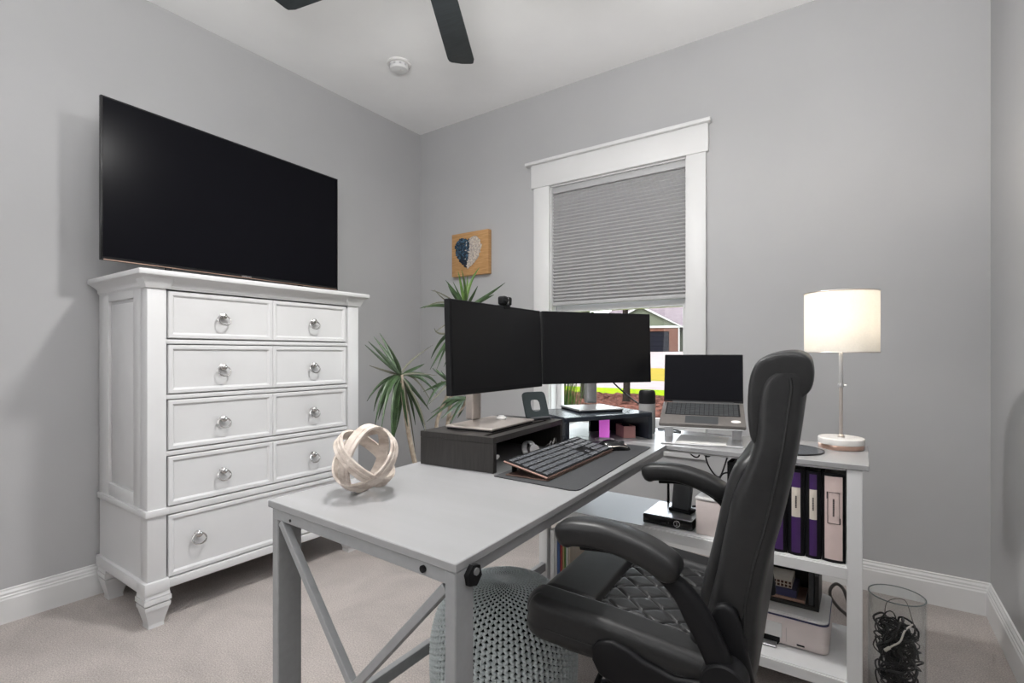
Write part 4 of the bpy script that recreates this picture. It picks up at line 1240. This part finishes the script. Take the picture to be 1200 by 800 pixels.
LEAVES = [(-1.93, 1.794, 0.951, -1.86, 1.622, 1.024, -1.803, 1.465, 1.102, 0),
(-1.93, 1.794, 0.951, -1.862, 1.633, 1.04, -1.806, 1.486, 1.117, 0),
(-1.93, 1.794, 0.951, -2.009, 1.779, 1.055, -2.073, 1.739, 1.152, 0),
(-1.93, 1.794, 0.951, -2.004, 1.793, 1.064, -2.065, 1.771, 1.171, 0),
(-1.93, 1.794, 0.951, -1.88, 1.709, 1.039, -1.839, 1.619, 1.112, 0),
(-1.93, 1.794, 0.951, -1.897, 1.741, 1.017, -1.869, 1.683, 1.06, 0),
(-1.93, 1.794, 0.951, -1.907, 1.663, 0.981, -1.889, 1.56, 1.008, 1),
(-1.93, 1.794, 0.951, -1.967, 1.914, 0.978, -1.998, 2.034, 1.007, 0),
(-1.93, 1.794, 0.951, -1.918, 1.872, 0.962, -1.908, 2.035, 0.943, 1),
(-1.93, 1.794, 0.951, -1.918, 1.915, 0.947, -1.908, 2.035, 0.84, 0),
(-1.93, 1.794, 0.951, -1.922, 1.888, 0.939, -1.916, 1.996, 0.806, 1),
(-1.93, 1.794, 0.951, -1.992, 2.042, 0.95, -2.042, 2.2, 0.858, 0),
(-1.93, 1.794, 0.951, -1.947, 1.858, 1.015, -1.961, 2.057, 1.111, 1),
(-1.93, 1.794, 0.951, -1.953, 1.692, 0.912, -1.972, 1.654, 0.779, 0),
(-1.93, 1.794, 0.951, -1.899, 1.666, 0.923, -1.873, 1.577, 0.721, 0),
(-1.93, 1.794, 0.951, -1.854, 1.642, 0.897, -1.792, 1.547, 0.712, 0),
(-1.93, 1.794, 0.951, -1.861, 1.676, 0.866, -1.805, 1.62, 0.673, 0),
(-1.93, 1.794, 0.951, -1.928, 1.747, 0.824, -1.927, 1.735, 0.578, 0),
(-1.93, 1.794, 0.951, -1.945, 1.785, 0.82, -1.957, 1.767, 0.596, 0),
(-1.93, 1.794, 0.951, -1.974, 1.835, 0.793, -2.01, 1.827, 0.644, 0),
(-1.93, 1.794, 0.951, -2.012, 1.92, 0.806, -2.079, 2.043, 0.493, 1),
(-1.93, 1.794, 0.951, -2.013, 1.934, 0.842, -2.082, 2.045, 0.657, 0),
(-1.93, 1.794, 0.951, -1.941, 1.883, 0.858, -1.951, 1.98, 0.68, 0),
(-1.93, 1.794, 0.951, -1.965, 1.937, 0.853, -1.994, 2.065, 0.748, 0),
(-1.93, 1.794, 0.951, -1.955, 1.915, 0.81, -1.976, 2.012, 0.637, 0),
(-1.93, 1.794, 0.951, -1.871, 1.868, 0.796, -1.822, 1.868, 0.638, 1),
(-1.93, 1.794, 0.951, -1.931, 1.819, 0.783, -1.932, 1.844, 0.684, 0),
(-1.93, 1.794, 0.951, -1.926, 1.668, 0.931, -1.922, 1.572, 0.838, 0),
(-1.93, 1.794, 0.951, -1.979, 1.753, 0.899, -2.019, 1.721, 0.726, 0),
(-1.93, 1.794, 0.951, -2.014, 1.909, 0.825, -2.083, 1.987, 0.702, 0),
(-1.95, 2.323, 1.329, -1.984, 2.285, 1.415, -2.012, 2.219, 1.495, 0),
(-1.95, 2.323, 1.329, -2.015, 2.298, 1.408, -2.069, 2.304, 1.484, 0),
(-1.95, 2.323, 1.329, -1.954, 2.296, 1.449, -1.957, 2.269, 1.547, 2),
(-1.95, 2.323, 1.329, -1.873, 2.232, 1.436, -1.81, 2.128, 1.524, 2),
(-1.95, 2.323, 1.329, -1.927, 2.327, 1.466, -1.908, 2.409, 1.587, 2),
(-1.95, 2.323, 1.329, -2.008, 2.409, 1.454, -2.055, 2.474, 1.562, 2),
(-1.95, 2.323, 1.329, -1.891, 2.455, 1.414, -1.842, 2.585, 1.509, 0),
(-1.95, 2.323, 1.329, -1.907, 2.433, 1.387, -1.871, 2.507, 1.428, 0),
(-1.95, 2.323, 1.329, -1.917, 2.128, 1.352, -1.89, 1.996, 1.408, 1),
(-1.95, 2.323, 1.329, -1.888, 2.068, 1.355, -1.838, 1.866, 1.295, 1),
(-1.95, 2.323, 1.329, -1.912, 2.06, 1.332, -1.881, 1.879, 1.298, 0),
(-1.95, 2.323, 1.329, -1.908, 2.182, 1.268, -1.873, 1.985, 1.178, 1),
(-1.95, 2.323, 1.329, -1.98, 2.319, 1.392, -2.004, 2.277, 1.492, 0),
(-1.95, 2.323, 1.329, -1.876, 2.289, 1.383, -1.816, 2.277, 1.452, 0),
(-1.95, 2.323, 1.329, -1.879, 2.058, 1.386, -1.821, 1.898, 1.389, 1),
(-1.95, 2.238, 1.194, -2.011, 2.188, 1.154, -2.062, 2.149, 1.034, 0),
(-1.95, 2.238, 1.194, -1.914, 2.096, 1.107, -1.884, 1.957, 0.978, 0),
(-1.95, 2.238, 1.194, -1.92, 2.131, 1.122, -1.895, 2.022, 0.981, 0),
(-1.95, 2.238, 1.194, -1.962, 2.113, 1.17, -1.972, 2.082, 1.208, 1),
(-1.95, 2.238, 1.194, -1.95, 2.209, 1.108, -1.951, 2.137, 0.987, 0),
(-1.95, 2.238, 1.194, -1.957, 2.194, 1.241, -1.963, 2.087, 1.188, 1),
(-1.93, 2.178, 0.903, -1.865, 2.03, 0.939, -1.813, 1.902, 0.989, 0),
(-1.93, 2.178, 0.903, -1.935, 2.12, 0.929, -1.94, 2.062, 0.979, 2),
(-1.93, 2.178, 0.903, -1.881, 2.081, 0.928, -1.841, 1.996, 0.973, 0),
(-1.93, 2.178, 0.903, -1.96, 2.111, 0.891, -1.984, 2.007, 0.853, 0),
(-1.93, 2.178, 0.903, -1.872, 1.997, 0.886, -1.825, 1.871, 0.794, 0),
(-1.93, 2.178, 0.903, -1.87, 2.048, 0.874, -1.82, 1.884, 0.806, 1),
(-1.93, 2.178, 0.903, -1.942, 2.17, 0.879, -1.952, 2.116, 0.91, 2),
(-1.9, 2.264, 0.806, -1.894, 2.145, 0.795, -1.89, 1.937, 0.703, 0),
(-1.9, 2.264, 0.806, -1.836, 2.094, 0.77, -1.784, 1.934, 0.729, 0),
(-1.9, 2.264, 0.806, -1.869, 2.159, 0.747, -1.843, 2.066, 0.674, 0),
(-1.9, 2.264, 0.806, -1.908, 2.139, 0.809, -1.914, 2.069, 0.772, 0),
(-1.9, 2.264, 0.806, -1.951, 2.301, 0.739, -1.993, 2.304, 0.675, 0),
(-1.9, 2.264, 0.806, -1.934, 2.328, 0.769, -1.963, 2.37, 0.66, 2),
(-1.9, 2.264, 0.806, -1.873, 2.277, 0.766, -1.85, 2.265, 0.69, 2),
(-1.9, 2.264, 0.806, -1.961, 2.198, 0.787, -2.01, 2.095, 0.725, 0),
(-1.9, 2.264, 0.806, -1.838, 2.139, 0.818, -1.788, 1.984, 0.827, 0),
(-1.9, 2.264, 0.806, -1.944, 2.405, 0.793, -1.98, 2.517, 0.718, 0)]

# ================================================================== knitted pouf
pf = thing('knitted_pouf', 'round grey blue knitted pouf on the carpet under the desk', 'pouf', (-.835, 1.165, 0))
PR_, PH = .205, .425
def pprof(t):
    a = -math.pi / 2 + math.pi * t
    c, s = max(0, math.cos(a)), math.sin(a)
    return PR_ * c ** .62, PH / 2 + PH / 2 * math.copysign(abs(s) ** .80, s)
N_ = 60
G().lathe([(max(0, pprof(k / N_)[0] - .009), .006 + (PH - .016) / PH * pprof(k / N_)[1]) for k in range(N_ + 1)], seg=64).build('lining', M['knit_core'], pf)
tab = [pprof(k / 2000) for k in range(2001)]
ln = [0.0]
for k in range(2000):
    ln.append(ln[-1] + math.hypot(tab[k + 1][0] - tab[k][0], tab[k + 1][1] - tab[k][1]))
NC, WAVES, SPW = 82, 44, 6
g = G()
for c in range(NC):
    pts, rs_ = [], []
    th0 = 2 * math.pi * c / NC
    ph = math.pi * (c % 2)
    j = 0
    for i in range(WAVES * SPW + 1):
        s = ln[-1] * (.02 + .965 * i / (WAVES * SPW))
        while j < 1999 and ln[j + 1] < s:
            j += 1
        r, z = tab[j]
        pitch = 2 * math.pi * max(r, .004) / NC
        w = 2 * math.pi * i / SPW + ph
        th = th0 + .30 * pitch * math.sin(w) / max(r, .004)
        rr_ = r - .003 + min(.003, pitch * .2) * math.cos(2 * w)
        pts.append((rr_ * math.cos(th), rr_ * math.sin(th), max(.004, z)))
        rs_.append(min(.0054, max(.0010, pitch * .30)))
    g.tube(pts, rs_, 6)
o = g.build('knit_cover', M['knit'], pf, recalc=False, angle=80)
o['kind'] = 'stuff'
G().lathe([(0, PH - .006), (.008, PH - .004), (.009, PH), (0, PH + .003)], seg=16).build('centre_knot', M['knit'], pf)

# ================================================================== glass cylinder with cables
vz = thing('glass_cylinder', 'tall clear glass cylinder vase full of cables beside the desk post', 'vase', (.085, 1.885, 0))
G().lathe([(0, 0), (.068, 0), (.070, .003), (.070, .347), (.067, .347), (.067, .010), (0, .010)], seg=56).build('glass_wall', M['vase'], vz, angle=50)
G().tube([(.0685 * math.cos(a), .0685 * math.sin(a), .347) for a in [6.283 * k / 56 for k in range(56)]], .0017, 6, closed=True).build('rim', M['rimglass'], vz)
r_ = random.Random(8)
g = G()
for k in range(95):
    zc = .03 + .225 * r_.random() ** .8
    rad = r_.uniform(.018, .046)
    cx, cy = [r_.uniform(-1, 1) * (.060 - rad) for _ in range(2)]
    e = Euler((r_.uniform(-1.3, 1.3), r_.uniform(-1.3, 1.3), r_.random() * 6.28)).to_matrix()
    pts = []
    for i in range(26):
        a = 6.283 * i / 25 * r_.choice((1, 1)) * 1.25
        p = e @ Vector((rad * math.cos(a) * (1 + .12 * math.sin(3 * a + k)), rad * .8 * math.sin(a), .010 * math.sin(2 * a + k)))
        p += Vector((cx, cy, zc))
        rr_ = math.hypot(p.x, p.y)
        if rr_ > .062:
            p.x *= .062 / rr_
            p.y *= .062 / rr_
        p.z = max(.014, min(.30, p.z))
        pts.append(p)
    g.tube(pts, r_.choice((.0018, .0024, .003)), 5)
for k in range(7):
    p = Vector((r_.uniform(-.04, .04), r_.uniform(-.04, .04), r_.uniform(.04, .2)))
    e = Euler((r_.random() * 3, r_.random() * 3, 0)).to_matrix().to_4x4()
    g.box(-.008, .008, -.005, .005, -.012, .012, .001, 1, m=Matrix.Translation(p) @ e)
o = tag(g.build('cable_tangle', M['cable'], loc=(.085, 1.885, 0), recalc=False), 'tangle of thin black cables stuffed in the glass cylinder', 'cables')
o['kind'] = 'stuff'
tag(G().tube(spline([(.040, .010, .268), (.018, -.034, .262), (.006, -.052, .235), (-.012, -.050, .215), (-.020, -.048, .205)], 30), .0024, 6).tube([(-.018, -.049, .208), (-.030, -.050, .196)], .0045, 8).build('cable', M['whitecable'], loc=(.085, 1.885, 0)), 'white cable with plug on top of the cable tangle', 'cable')
tag(G().tube(spline([(-.03, .0, .27), (-.02, .03, .31), (.02, .03, .325), (.035, .0, .29), (.045, -.01, .25)], 30), .0011, 5).build('cable', M['greycable'], loc=(.085, 1.885, 0)), 'thin grey wire arching over the cable tangle', 'cable')

# ================================================================== dracaena in the corner
pl_ = thing('dracaena', 'tall dracaena plant with arching strap leaves in the room corner', 'plant', (-1.95, 2.03, 0))
o0 = Vector((-1.95, 2.03, 0))
G().lathe([(0, 0), (.10, 0), (.112, .01), (.135, .26), (.138, .28), (.128, .28), (.122, .25), (0, .25)], seg=40).build('pot', M['pot'], pl_)
G().lathe([(0, .262), (.121, .262), (.121, .255), (0, .25)], seg=32).build('soil', M['soil'], pl_)
for pts, r0, r1 in (([(-1.95, 1.99, .25), (-1.96, 1.90, .55), (-1.945, 1.83, .80), (-1.93, 1.795, .955)], .014, .010),
                    ([(-1.95, 2.05, .25), (-1.95, 2.07, .6), (-1.94, 2.085, .72), (-1.93, 2.17, .86), (-1.93, 2.19, .91)], .012, .009),
                    ([(-1.95, 2.08, .25), (-1.97, 2.20, .7), (-1.95, 2.26, 1.1), (-1.95, 2.325, 1.34)], .013, .009),
                    ([(-1.96, 2.19, .68), (-1.92, 2.27, .75), (-1.90, 2.26, .80)], .008, .007),
                    ([(-1.95, 2.245, 1.03), (-1.96, 2.24, 1.12), (-1.95, 2.225, 1.19)], .008, .007)):
    sp = spline(pts, 24)
    n = len(sp)
    G().tube([p - o0 for p in sp], [r0 + (r1 - r0) * i / (n - 1) for i in range(n)], 9).build('cane', M['cane'], pl_)
LMAT = ['leaf', 'leaf_old', 'leaf_bright']
r_ = random.Random(14)
for lf in LEAVES:
    b, m_, t = [Vector(lf[i:i + 3]) - o0 for i in (0, 3, 6)]
    ctrl = m_ * 2 - (b + t) * .5
    ctrl = m_ + (ctrl - m_) * .6
    k = lf[9]
    w = (.0050 if k == 1 else .0090) * r_.uniform(.8, 1.15)
    vs = []
    n = 9
    for i in range(n + 1):
        s = i / n
        p = b * (1 - s) ** 2 + ctrl * 2 * s * (1 - s) + t * s * s
        d = ((ctrl - b) * (1 - s) + (t - ctrl) * s).normalized()
        side = d.cross(Vector((.8, -.5, .25))).normalized()
        up = side.cross(d).normalized()
        ww = w * (.45 + 1.0 * min(1, s * 4) * .55) * (1 - max(0, (s - .35) / .65) ** 1.6) + .0006
        vs += [tuple(p - side * ww + up * ww * .35), tuple(p), tuple(p + side * ww + up * ww * .35)]
    fs = []
    for i in range(n):
        a = 3 * i
        fs += [(a, a + 1, a + 4, a + 3), (a + 1, a + 2, a + 5, a + 4)]
    o = G().add(vs, fs).build('leaf', M[LMAT[k]], pl_, recalc=False, angle=60)
    sm = o.modifiers.new('thickness', 'SOLIDIFY')
    sm.thickness = .0012

# ================================================================== office chair
CX, CY = -.40, 1.18
ch = thing('office_chair', 'black leather executive chair with quilted seat and curved arms at the desk', 'office chair', (CX, CY, 0), R(4))
# seat cushion: quilted centre between side bolsters, smooth waterfall front pad
SX0, SX1, SYH = -.235, .215, .25
NX, NY = 230, 250
def seat_z(x, y):
    z = .528 - .058 * (x + .22)
    ay = abs(y)
    bol = max(0, min(1, (ay - .150) / .03))
    z += .012 * bol * bol * (3 - 2 * bol)
    z -= .010 * max(0, (x + .05)) / .25
    # seams along the bolsters
    z -= .010 * math.exp(-((ay - .158) / .006) ** 2)
    if ay < .158:
        if x > -.088:
            q1, q2 = (x * .85 + y) / .064, (x * .85 - y) / .064
            d1, d2 = abs(q1 - round(q1)) * .064, abs(q2 - round(q2)) * .064
            z -= .0042 * (math.exp(-(d1 / .003) ** 2) + math.exp(-(d2 / .003) ** 2) * (1 - .7 * math.exp(-(d1 / .003) ** 2)))
            z += .0016 * min(1, d1 * d2 / .0003)
        else:
            z += .006 * (1 - ((x + .155) / .07) ** 2 if abs(x + .155) < .07 else 0)
        z -= .010 * math.exp(-((x + .088) / .006) ** 2)
    return z
def edge_drop(x, y):
    drop = 0
    for d, r in ((x - SX0, .070), (SX1 - x, .03), (SYH - abs(y), .040)):
        if d < r:
            drop += r - math.sqrt(max(0, r * r - (r - d) ** 2))
    return drop
vs, fs = [], []
def rp(s, t):
    # grid square -> rounded plan
    x = (SX0 + SX1) / 2 + s * (SX1 - SX0) / 2
    y = t * SYH
    rc = .055
    dx, dy = abs(s) * (SX1 - SX0) / 2 - ((SX1 - SX0) / 2 - rc), abs(t) * SYH - (SYH - rc)
    if dx > 0 and dy > 0:
        m_ = max(dx, dy)
        l = math.hypot(dx, dy)
        k = m_ / l
        x = (SX0 + SX1) / 2 + math.copysign((SX1 - SX0) / 2 - rc + dx * k, s)
        y = math.copysign(SYH - rc + dy * k, t)
    return x, y
def cl(u):
    # denser rows near the border
    return math.copysign(1 - (1 - abs(u)) ** 1.35, u) * 1.0
for j in range(NY + 1):
    t = -1 + 2 * j / NY
    for i in range(NX + 1):
        s = -1 + 2 * i / NX
        x, y = rp(s, t)
        # distance to rim in the square domain keeps the rim closed at one height
        ds, dt_ = (1 - abs(s)) * (SX1 - SX0) / 2, (1 - abs(t)) * SYH
        drop = 0
        rf = .036 if s < 0 else .03
        if ds < rf:
            drop = rf - math.sqrt(max(0, rf * rf - (rf - ds) ** 2))
        r2_ = .026
        d2_ = 0
        if dt_ < r2_:
            d2_ = r2_ - math.sqrt(max(0, r2_ * r2_ - (r2_ - dt_) ** 2))
        dr_ = min(.05, math.hypot(drop, d2_))
        vs.append((x, y, max(.484 - .03 * (x + .22), seat_z(x, y) - dr_)))
for j in range(NY):
    for i in range(NX):
        a = j * (NX + 1) + i
        fs.append((a, a + 1, a + NX + 2, a + NX + 1))
rim = [i for i in range(NX + 1)] + [j * (NX + 1) + NX for j in range(1, NY + 1)] + [NY * (NX + 1) + i for i in range(NX - 1, -1, -1)] + [j * (NX + 1) for j in range(NY - 1, 0, -1)]
prev = rim
cxm = (SX0 + SX1) / 2
for dz, sc in ((-.003, .992), (-.007, 1.0), (-.020, 1.002), (-.030, .985), (-.036, .95)):
    cur = []
    for a in rim:
        x, y, z = vs[a]
        vs.append((cxm + (x - cxm) * sc, y * sc, min(z, .486 - .03 * (x + .22)) + dz))
        cur.append(len(vs) - 1)
    for k in range(len(rim)):
        k2 = (k + 1) % len(rim)
        fs.append((prev[k], cur[k], cur[k2], prev[k2]))
    prev = cur
fs.append(tuple(prev))
seat = G().add(vs, fs).build('seat', M['leather'], ch, angle=50)
def rim_line(z, sc, r):
    pts = []
    for k in range(0, 120):
        a = 2 * math.pi * k / 120
        e = .22
        x = math.copysign(abs(math.cos(a)) ** e, math.cos(a)) * (SX1 - SX0) / 2 * sc + cxm
        y = math.copysign(abs(math.sin(a)) ** e, math.sin(a)) * SYH * sc
        pts.append((x, y, z - .03 * (x + .22)))
    return G().tube(pts, r, 6, closed=True)
rim_line(.4815, .993, .0022).build('piping', M['stitch'], seat)
# lower seat shell
g = G()
pl2 = rr_poly(SX0 + .004, SX1 - .004, -SYH + .004, SYH - .004, .06)
lo2 = rr_poly(SX0 + .05, SX1 - .01, -SYH + .03, SYH - .03, .06)
n = len(pl2)
vs = [(x, y, .458) for x, y in pl2] + [(x, y, .474) for x, y in pl2] + [(x, y, .433) for x, y in lo2]
fs = [tuple(range(n, 2 * n)), tuple(range(2 * n, 3 * n))[::-1]]
for k in range(n):
    k2 = (k + 1) % n
    fs += [(k, k2, n + k2, n + k), (2 * n + k, 2 * n + k2, k2, k)]
G().add(vs, fs).build('seat_shell', M['leather'], ch)
# backrest: side profile as rear / front edge per height
BK = [(0.44, 0.132, 0.205), (0.46, 0.117, 0.225), (0.5, 0.132, 0.234), (0.56, 0.142, 0.237), (0.617, 0.154, 0.24), (0.66, 0.164, 0.247), (0.705, 0.172, 0.256), (0.76, 0.182, 0.27), (0.81, 0.193, 0.281), (0.871, 0.218, 0.293), (0.91, 0.228, 0.299), (0.94, 0.23, 0.303), (0.98, 0.23, 0.308), (1.005, 0.234, 0.311), (1.022, 0.243, 0.309), (1.03, 0.257, 0.3)]
def loft(rows, hw, ex, ey, K=56):
    vs, fs = [], []
    for q, (z, xf, xr) in enumerate(rows):
        w = hw(z)
        xc, tx = (xf + xr) / 2, (xr - xf) / 2
        for k in range(K):
            a = 2 * math.pi * k / K
            ca, sa = math.cos(a), math.sin(a)
            vs.append((xc + tx * math.copysign(abs(ca) ** ex, ca), w * math.copysign(abs(sa) ** ey, sa), z))
    m_ = len(rows)
    for q in range(m_ - 1):
        for k in range(K):
            k2 = (k + 1) % K
            fs.append((q * K + k, q * K + k2, (q + 1) * K + k2, (q + 1) * K + k))
    fs.append(tuple(range(K))[::-1])
    fs.append(tuple((m_ - 1) * K + k for k in range(K)))
    return vs, fs
def interp(rows, n):
    out = []
    for i in range(n):
        f = i / (n - 1) * (len(rows) - 1)
        k = min(int(f), len(rows) - 2)
        t = f - k
        p0, p1, p2, p3 = rows[max(0, k - 1)], rows[k], rows[k + 1], rows[min(len(rows) - 1, k + 2)]
        out.append(tuple(.5 * (2 * b + (c - a) * t + (2 * a - 5 * b + 4 * c - d) * t * t + (3 * b - a - 3 * c + d) * t ** 3) for a, b, c, d in zip(p0, p1, p2, p3)))
    return out
def bw(z):
    if z < .52:
        return .20 + .04 * math.sin((z - .44) / .08 * 1.57)
    return .24 - .012 * max(0, (z - .9) / .13)
back = G().add(*loft(interp(BK, 46), bw, .38, .16)).build('backrest', M['leather'], ch, angle=60)
for s in (-1, 1):
    pts = [(xr - .024, s * (bw(z) + .0003), z) for z, xf, xr in interp(BK[1:15], 44)]
    G().tube(pts, .0028, 6).build('piping', M['stitch'], back)
# padded front cushions of the back
FC = [(0.485, 0.096, 0.19), (0.5, 0.104, 0.2), (0.56, 0.119, 0.2), (0.617, 0.132, 0.2), (0.705, 0.152, 0.22), (0.76, 0.163, 0.23), (0.81, 0.174, 0.24), (0.85, 0.188, 0.25), (0.872, 0.204, 0.26), (0.885, 0.218, 0.262)]
G().add(*loft(interp(FC, 30), lambda z: .205 - .06 * max(0, (z - .86) / .025) * .3, .5, .22)).build('back_cushion', M['leather'], ch, angle=60)
# wrapped headrest
HP = [(0.227, 0.9), (0.22, 0.915), (0.2165, 0.95), (0.217, 1.0), (0.2225, 1.035), (0.236, 1.058), (0.275, 1.07), (0.306, 1.067), (0.3205, 1.051), (0.3215, 1.022), (0.3165, 1.0), (0.306, 0.992), (0.285, 0.965), (0.265, 0.915), (0.236, 0.897)]
nh = len(HP)
vs, fs = [], []
ys_ = [-.226, -.222, -.208, -.1, 0, .1, .208, .222, .226]
sc_ = [.90, .965, 1, 1, 1, 1, 1, .965, .90]
cxh = (.2785, .995)
for y, s in zip(ys_, sc_):
    bulge = .004 * (1 - (y / .226) ** 2)
    for x, z in HP:
        vs.append((cxh[0] + (x - cxh[0]) * s - (bulge if x < .25 else 0), y, cxh[1] + (z - cxh[1]) * s + (bulge if z > 1.05 else 0)))
for q in range(len(ys_) - 1):
    for k in range(nh):
        k2 = (k + 1) % nh
        fs.append((q * nh + k, q * nh + k2, (q + 1) * nh + k2, (q + 1) * nh + k))
fs.append(tuple(range(nh)))
fs.append(tuple((len(ys_) - 1) * nh + k for k in range(nh))[::-1])
hd = G().add(vs, fs).build('headrest', M['leather'], ch, angle=55)
hs_ = hd.modifiers.new('soft', 'SUBSURF')
hs_.levels = hs_.render_levels = 2
G().tube([(.3085, y, .999) for y in (-.19, -.1, 0, .1, .19)], .0022, 6).build('seam', M['stitch'], hd)
# arms
for s, yy in ((-1, -.285), (1, .30)):
    pad = spline([(-.112, yy, .700), (-.085, yy, .714), (-.02, yy, .718), (.045, yy, .706), (.083, yy, .691), (.115, yy, .672)], 40)
    n = len(pad)
    rs_ = [min(1, .55 + .45 * math.sin(min(1, i / 3) * 1.57)) if i < n - 5 else max(.30, math.sqrt(max(0, 1 - ((i - (n - 6)) / 5.2) ** 2))) for i in range(n)]
    G().sweep(pad, .062, .050, rs=rs_).build('armrest', M['leather'], ch, angle=60)
    sup = spline([(-.07, yy, .690), (.0, yy, .694), (.07, yy, .676), (.118, yy, .645), (.150, yy, .600), (.176, yy, .550), (.190, yy, .510)], 36)
    n = len(sup)
    G().sweep(sup, .034, .044, rs=[.35 + .65 * min(1, max(0, (i / n - .25) / .35)) for i in range(n)]).build('arm_bracket', M['black_plastic'], ch, angle=60)
    yo = yy - .026 if s < 0 else yy + .026
    yi = yy + .026 if s < 0 else yy - .026
    G().lathe([(0, -.026), (.032, -.026), (.037, -.020), (.037, .022), (.034, .026), (0, .026)], seg=40, m=Matrix.Translation((.190, yy, .510)) @ Matrix.Rotation(R(90), 4, 'X')).build('pivot', M['black_plastic'], ch)
    ya, yb = sorted((s * .242, s * .262))
    low = [(-.062, .478), (-.050, .494), (-.020, .502), (.012, .496), (.040, .484), (.10, .470), (.155, .478), (.19, .482), (.215, .44), (.13, .405), (.03, .408), (-.045, .430), (-.060, .455)]
    G().prism(low, ya, yb, 'y', .006, 2).build('side_arm', M['black_plastic'], ch, angle=50)
    brk = [(.165, .52), (.162, .60), (.170, .618), (.186, .625), (.203, .616), (.213, .59), (.236, .48), (.238, .45), (.215, .44), (.18, .45)]
    ya, yb = sorted((s * .236, s * .258))
    G().prism(brk, ya, yb, 'y', .006, 2).build('back_bracket', M['black_plastic'], ch, angle=50)
# mechanism, gas lift, star base, casters
bx_, by_ = -.01, .02
G().box(bx_ - .09, bx_ + .14, by_ - .09, by_ + .09, .385, .432, .01).build('mechanism', M['black_plastic'], ch)
G().cyl((bx_, by_, .21), (bx_, by_, .39), .014, seg=20).build('gas_lift', M['silver'], ch)
G().cyl((bx_, by_, .085), (bx_, by_, .22), .026, .024, seg=24).build('gas_sleeve', M['black_plastic'], ch)
G().tube(spline([(-.06, -.05, .405), (-.06, -.2, .40), (-.06, -.25, .385)], 12), .006, 8).build('height_lever', M['black_plastic'], ch)
G().lathe([(0, .062), (.045, .066), (.05, .085), (.04, .105), (0, .11)], (bx_, by_, 0), 28).build('hub', M['black_plastic'], ch)
for k in range(5):
    a = R(128 + 72 * k)
    d = Vector((math.cos(a), math.sin(a), 0))
    o_ = Vector((bx_, by_, 0))
    p0, p1, p2 = o_ + d * .03 + Vector((0, 0, .088)), o_ + d * .2 + Vector((0, 0, .088)), o_ + d * .345 + Vector((0, 0, .072))
    leg = G().tube(spline([p0, p1, p2], 10), [.026, .025, .024, .023, .022, .021, .02, .019, .018, .017, .017][:len(spline([p0, p1, p2], 10))], 10).build('leg', M['black_plastic'], ch)
    c_ = o_ + d * .345
    sd_ = Vector((-d.y, d.x, 0))
    g = G()
    for s in (-1, 1):
        g.cyl(c_ + Vector((0, 0, .027)) + sd_ * (s * .008), c_ + Vector((0, 0, .027)) + sd_ * (s * .025), .027, seg=24)
    g.cyl(c_ + Vector((0, 0, .03)), c_ + Vector((0, 0, .065)), .007, seg=10)
    g.build('caster', M['black_plastic'], leg)
